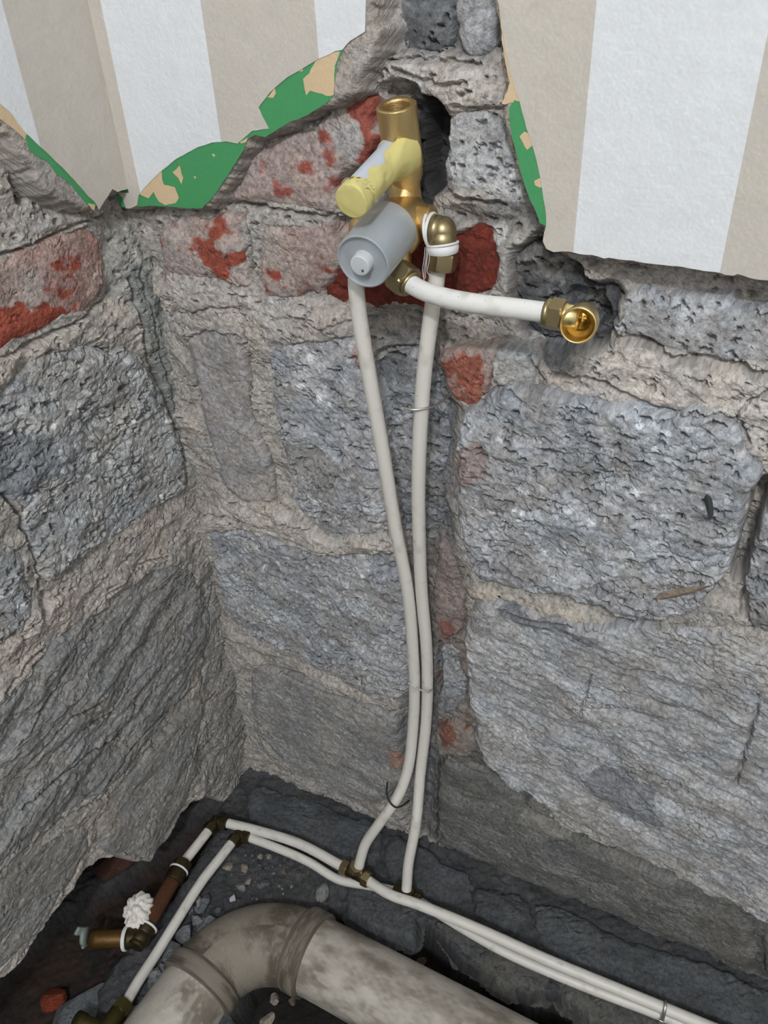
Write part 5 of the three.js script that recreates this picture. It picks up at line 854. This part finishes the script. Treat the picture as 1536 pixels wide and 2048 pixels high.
rock('gravel_stone', 0.1532, 0.1607, [0.0030, 0.0021, 0.0032], rockMats[1], 'tiny crumb scattered on the dark footing above the drain bend', 'stone', 'crumbs above the drain bend');
rock('gravel_stone', 0.1464, 0.2119, [0.0020, 0.0016, 0.0017], rockMats[2], 'tiny crumb scattered on the dark footing above the drain bend', 'stone', 'crumbs above the drain bend');
rock('gravel_stone', 0.1444, 0.1786, [0.0022, 0.0013, 0.0019], rockMats[4], 'tiny crumb scattered on the dark footing above the drain bend', 'stone', 'crumbs above the drain bend');
rock('gravel_stone', 0.1551, 0.1447, [0.0033, 0.0019, 0.0032], rockMats[3], 'tiny crumb scattered on the dark footing above the drain bend', 'stone', 'crumbs above the drain bend');
rock('gravel_stone', 0.1089, 0.1789, [0.0032, 0.0017, 0.0032], rockMats[2], 'tiny crumb scattered on the dark footing above the drain bend', 'stone', 'crumbs above the drain bend');
rock('gravel_stone', 0.1863, 0.1842, [0.0024, 0.0018, 0.0025], rockMats[4], 'tiny crumb scattered on the dark footing above the drain bend', 'stone', 'crumbs above the drain bend');
rock('gravel_stone', 0.1285, 0.2249, [0.0021, 0.0012, 0.0016], rockMats[5], 'tiny crumb scattered on the dark footing above the drain bend', 'stone', 'crumbs above the drain bend');
rock('gravel_stone', 0.1107, 0.1447, [0.0038, 0.0030, 0.0034], rockMats[5], 'tiny crumb scattered on the dark footing above the drain bend', 'stone', 'crumbs above the drain bend');
rock('gravel_stone', 0.1814, 0.1773, [0.0030, 0.0022, 0.0024], rockMats[2], 'tiny crumb scattered on the dark footing above the drain bend', 'stone', 'crumbs above the drain bend');
rock('gravel_stone', 0.1255, 0.1599, [0.0031, 0.0024, 0.0027], rockMats[3], 'tiny crumb scattered on the dark footing above the drain bend', 'stone', 'crumbs above the drain bend');
rock('gravel_stone', 0.1120, 0.2057, [0.0041, 0.0027, 0.0033], rockMats[5], 'tiny crumb scattered on the dark footing above the drain bend', 'stone', 'crumbs above the drain bend');
rock('gravel_stone', 0.0913, 0.1537, [0.0034, 0.0021, 0.0030], rockMats[3], 'tiny crumb scattered on the dark footing above the drain bend', 'stone', 'crumbs above the drain bend');
rock('gravel_stone', 0.1866, 0.1317, [0.0021, 0.0014, 0.0021], rockMats[5], 'tiny crumb scattered on the dark footing above the drain bend', 'stone', 'crumbs above the drain bend');
rock('gravel_stone', 0.1357, 0.1877, [0.0038, 0.0025, 0.0036], rockMats[5], 'tiny crumb scattered on the dark footing above the drain bend', 'stone', 'crumbs above the drain bend');
rock('gravel_stone', 0.1447, 0.1504, [0.0029, 0.0016, 0.0024], rockMats[3], 'tiny crumb scattered on the dark footing above the drain bend', 'stone', 'crumbs above the drain bend');
rock('gravel_stone', 0.1736, 0.1764, [0.0030, 0.0020, 0.0032], rockMats[1], 'tiny crumb scattered on the dark footing above the drain bend', 'stone', 'crumbs above the drain bend');
rock('gravel_stone', 0.1091, 0.1827, [0.0041, 0.0024, 0.0044], rockMats[5], 'tiny crumb scattered on the dark footing above the drain bend', 'stone', 'crumbs above the drain bend');
rock('gravel_stone', 0.1569, 0.1454, [0.0020, 0.0012, 0.0020], rockMats[2], 'tiny crumb scattered on the dark footing above the drain bend', 'stone', 'crumbs above the drain bend');
rock('gravel_stone', 0.1356, 0.1588, [0.0019, 0.0014, 0.0018], rockMats[2], 'tiny crumb scattered on the dark footing above the drain bend', 'stone', 'crumbs above the drain bend');
rock('gravel_stone', 0.1926, 0.1673, [0.0037, 0.0027, 0.0040], rockMats[2], 'tiny crumb scattered on the dark footing above the drain bend', 'stone', 'crumbs above the drain bend');
rock('gravel_stone', 0.0505, 0.2598, [0.0098, 0.0063, 0.0073], rockMats[3], 'little grey stone among the rubble left of the drain bend', 'stone', 'rubble crumbs left of the drain bend');
rock('gravel_stone', 0.0944, 0.2839, [0.0054, 0.0036, 0.0058], rockMats[0], 'little grey stone among the rubble left of the drain bend', 'stone', 'rubble crumbs left of the drain bend');
rock('gravel_stone', 0.0646, 0.2679, [0.0093, 0.0048, 0.0090], rockMats[0], 'little grey stone among the rubble left of the drain bend', 'stone', 'rubble crumbs left of the drain bend');
rock('gravel_stone', 0.0785, 0.2612, [0.0091, 0.0056, 0.0097], rockMats[0], 'little grey stone among the rubble left of the drain bend', 'stone', 'rubble crumbs left of the drain bend');
rock('gravel_stone', 0.1159, 0.2939, [0.0041, 0.0024, 0.0043], rockMats[0], 'little grey stone among the rubble left of the drain bend', 'stone', 'rubble crumbs left of the drain bend');
rock('gravel_stone', 0.0588, 0.2925, [0.0045, 0.0035, 0.0047], rockMats[0], 'little grey stone among the rubble left of the drain bend', 'stone', 'rubble crumbs left of the drain bend');
rock('gravel_stone', 0.0759, 0.2640, [0.0089, 0.0068, 0.0086], rockMats[0], 'little grey stone among the rubble left of the drain bend', 'stone', 'rubble crumbs left of the drain bend');
rock('gravel_stone', 0.0577, 0.2709, [0.0086, 0.0046, 0.0072], rockMats[1], 'little grey stone among the rubble left of the drain bend', 'stone', 'rubble crumbs left of the drain bend');
rock('gravel_stone', 0.0996, 0.2716, [0.0086, 0.0047, 0.0084], rockMats[0], 'little grey stone among the rubble left of the drain bend', 'stone', 'rubble crumbs left of the drain bend');
rock('gravel_stone', 0.0655, 0.2522, [0.0075, 0.0052, 0.0074], rockMats[1], 'little grey stone among the rubble left of the drain bend', 'stone', 'rubble crumbs left of the drain bend');
rock('gravel_stone', 0.1024, 0.2973, [0.0098, 0.0060, 0.0078], rockMats[1], 'little grey stone among the rubble left of the drain bend', 'stone', 'rubble crumbs left of the drain bend');
rock('gravel_stone', 0.0868, 0.3222, [0.0066, 0.0041, 0.0059], rockMats[3], 'little grey stone among the rubble left of the drain bend', 'stone', 'rubble crumbs left of the drain bend');
rock('gravel_stone', 0.1080, 0.2535, [0.0063, 0.0043, 0.0055], rockMats[3], 'little grey stone among the rubble left of the drain bend', 'stone', 'rubble crumbs left of the drain bend');
rock('gravel_stone', 0.1099, 0.2885, [0.0067, 0.0053, 0.0071], rockMats[1], 'little grey stone among the rubble left of the drain bend', 'stone', 'rubble crumbs left of the drain bend');
rock('brick_chunk', -0.0435, 0.4535, [0.030, 0.018, 0.024], new THREE.MeshStandardMaterial({ color: '#8f3d22', roughness: 0.95, map: grainTex, bumpMap: gritTex, bumpScale: 0.002 }), 'orange-red brick chunk in the hollow under the left wall', 'brick', undefined, 0.5);
rock('rubble_stone', 0.0038, 0.4623, [0.05, 0.03, 0.06], rockMats[3], 'big dark stone in the hollow below the brick chunk', 'stone', undefined, 0.2);
rock('rubble_stone', -0.0989, 0.2575, [0.05, 0.035, 0.05], new THREE.MeshStandardMaterial({ color: '#5a3a30', roughness: 0.95, map: grainTex, bumpMap: gritTex, bumpScale: 0.002 }), 'dark reddish stone deep in the hollow behind the white lump', 'stone', undefined, 0.4);
{ // lump of set white foam
  let g = new THREE.IcosahedronGeometry(1, 24); g.deleteAttribute('normal'); g.deleteAttribute('uv'); g = mergeVertices(g); const p = g.attributes.position;
  for (let i = 0; i < p.count; i++) { const v = V(p.getX(i), p.getY(i), p.getZ(i)), w = worley(v.x * 2.6 + v.y * 1.1, v.z * 2.6 - v.y, 3), k = 1 + 0.34 * (0.5 - w[0]) + 0.2 * fbm(v.x * 4 + v.y * 3, v.z * 4, 8, 3); p.setXYZ(i, v.x * k * 0.021, v.y * k * 0.016, v.z * k * 0.027); }
  g.computeVertexNormals();
  const m = solo('foam_lump', g, new THREE.MeshStandardMaterial({ color: '#ece6de', roughness: 0.9 }), 'white crusty lump of foam against the rusty nipple', 'foam'); m.position.set(0.0183, 0.0400, 0.3217); m.rotation.y = 0.6;
}
{ // splinters stuck in the cinder block
  const a = V(0.6412, 0.6531, 0.0240), b = V(0.7003, 0.6995, 0.0340), d = b.clone().sub(a), g = rockGeo([d.length() / 2, 0.0075, 0.006], 77, 3);
  const m = solo('wood_splinter', g, new THREE.MeshStandardMaterial({ color: '#a08f80', roughness: 0.85, map: grainTex }), 'pale wood splinter stuck in the large cinder block at right', 'splinter');
  m.position.copy(a).add(b).multiplyScalar(0.5); m.quaternion.setFromUnitVectors(V(1, 0, 0), d.normalize());
  const a2 = V(0.6685, 0.7915, 0.0220), b2 = V(0.6813, 0.7606, 0.0250), d2 = b2.clone().sub(a2), m2 = solo('slag_flake', rockGeo([d2.length() / 2, 0.0045, 0.004], 78, 3), new THREE.MeshStandardMaterial({ color: '#3b3d40', roughness: 0.9 }), 'dark upright flake stuck in the large cinder block at right', 'flake');
  m2.position.copy(a2).add(b2).multiplyScalar(0.5); m2.quaternion.setFromUnitVectors(V(1, 0, 0), d2.normalize());
}
rock('fabric_scrap', 0.6389, 0.1583, [0.032, 0.007, 0.014], new THREE.MeshStandardMaterial({ color: '#20264a', roughness: 0.9, flatShading: true }), 'crumpled dark blue scrap in the trench at the bottom edge', 'scrap', undefined, 0.3);

renderer.render(scene, camera);
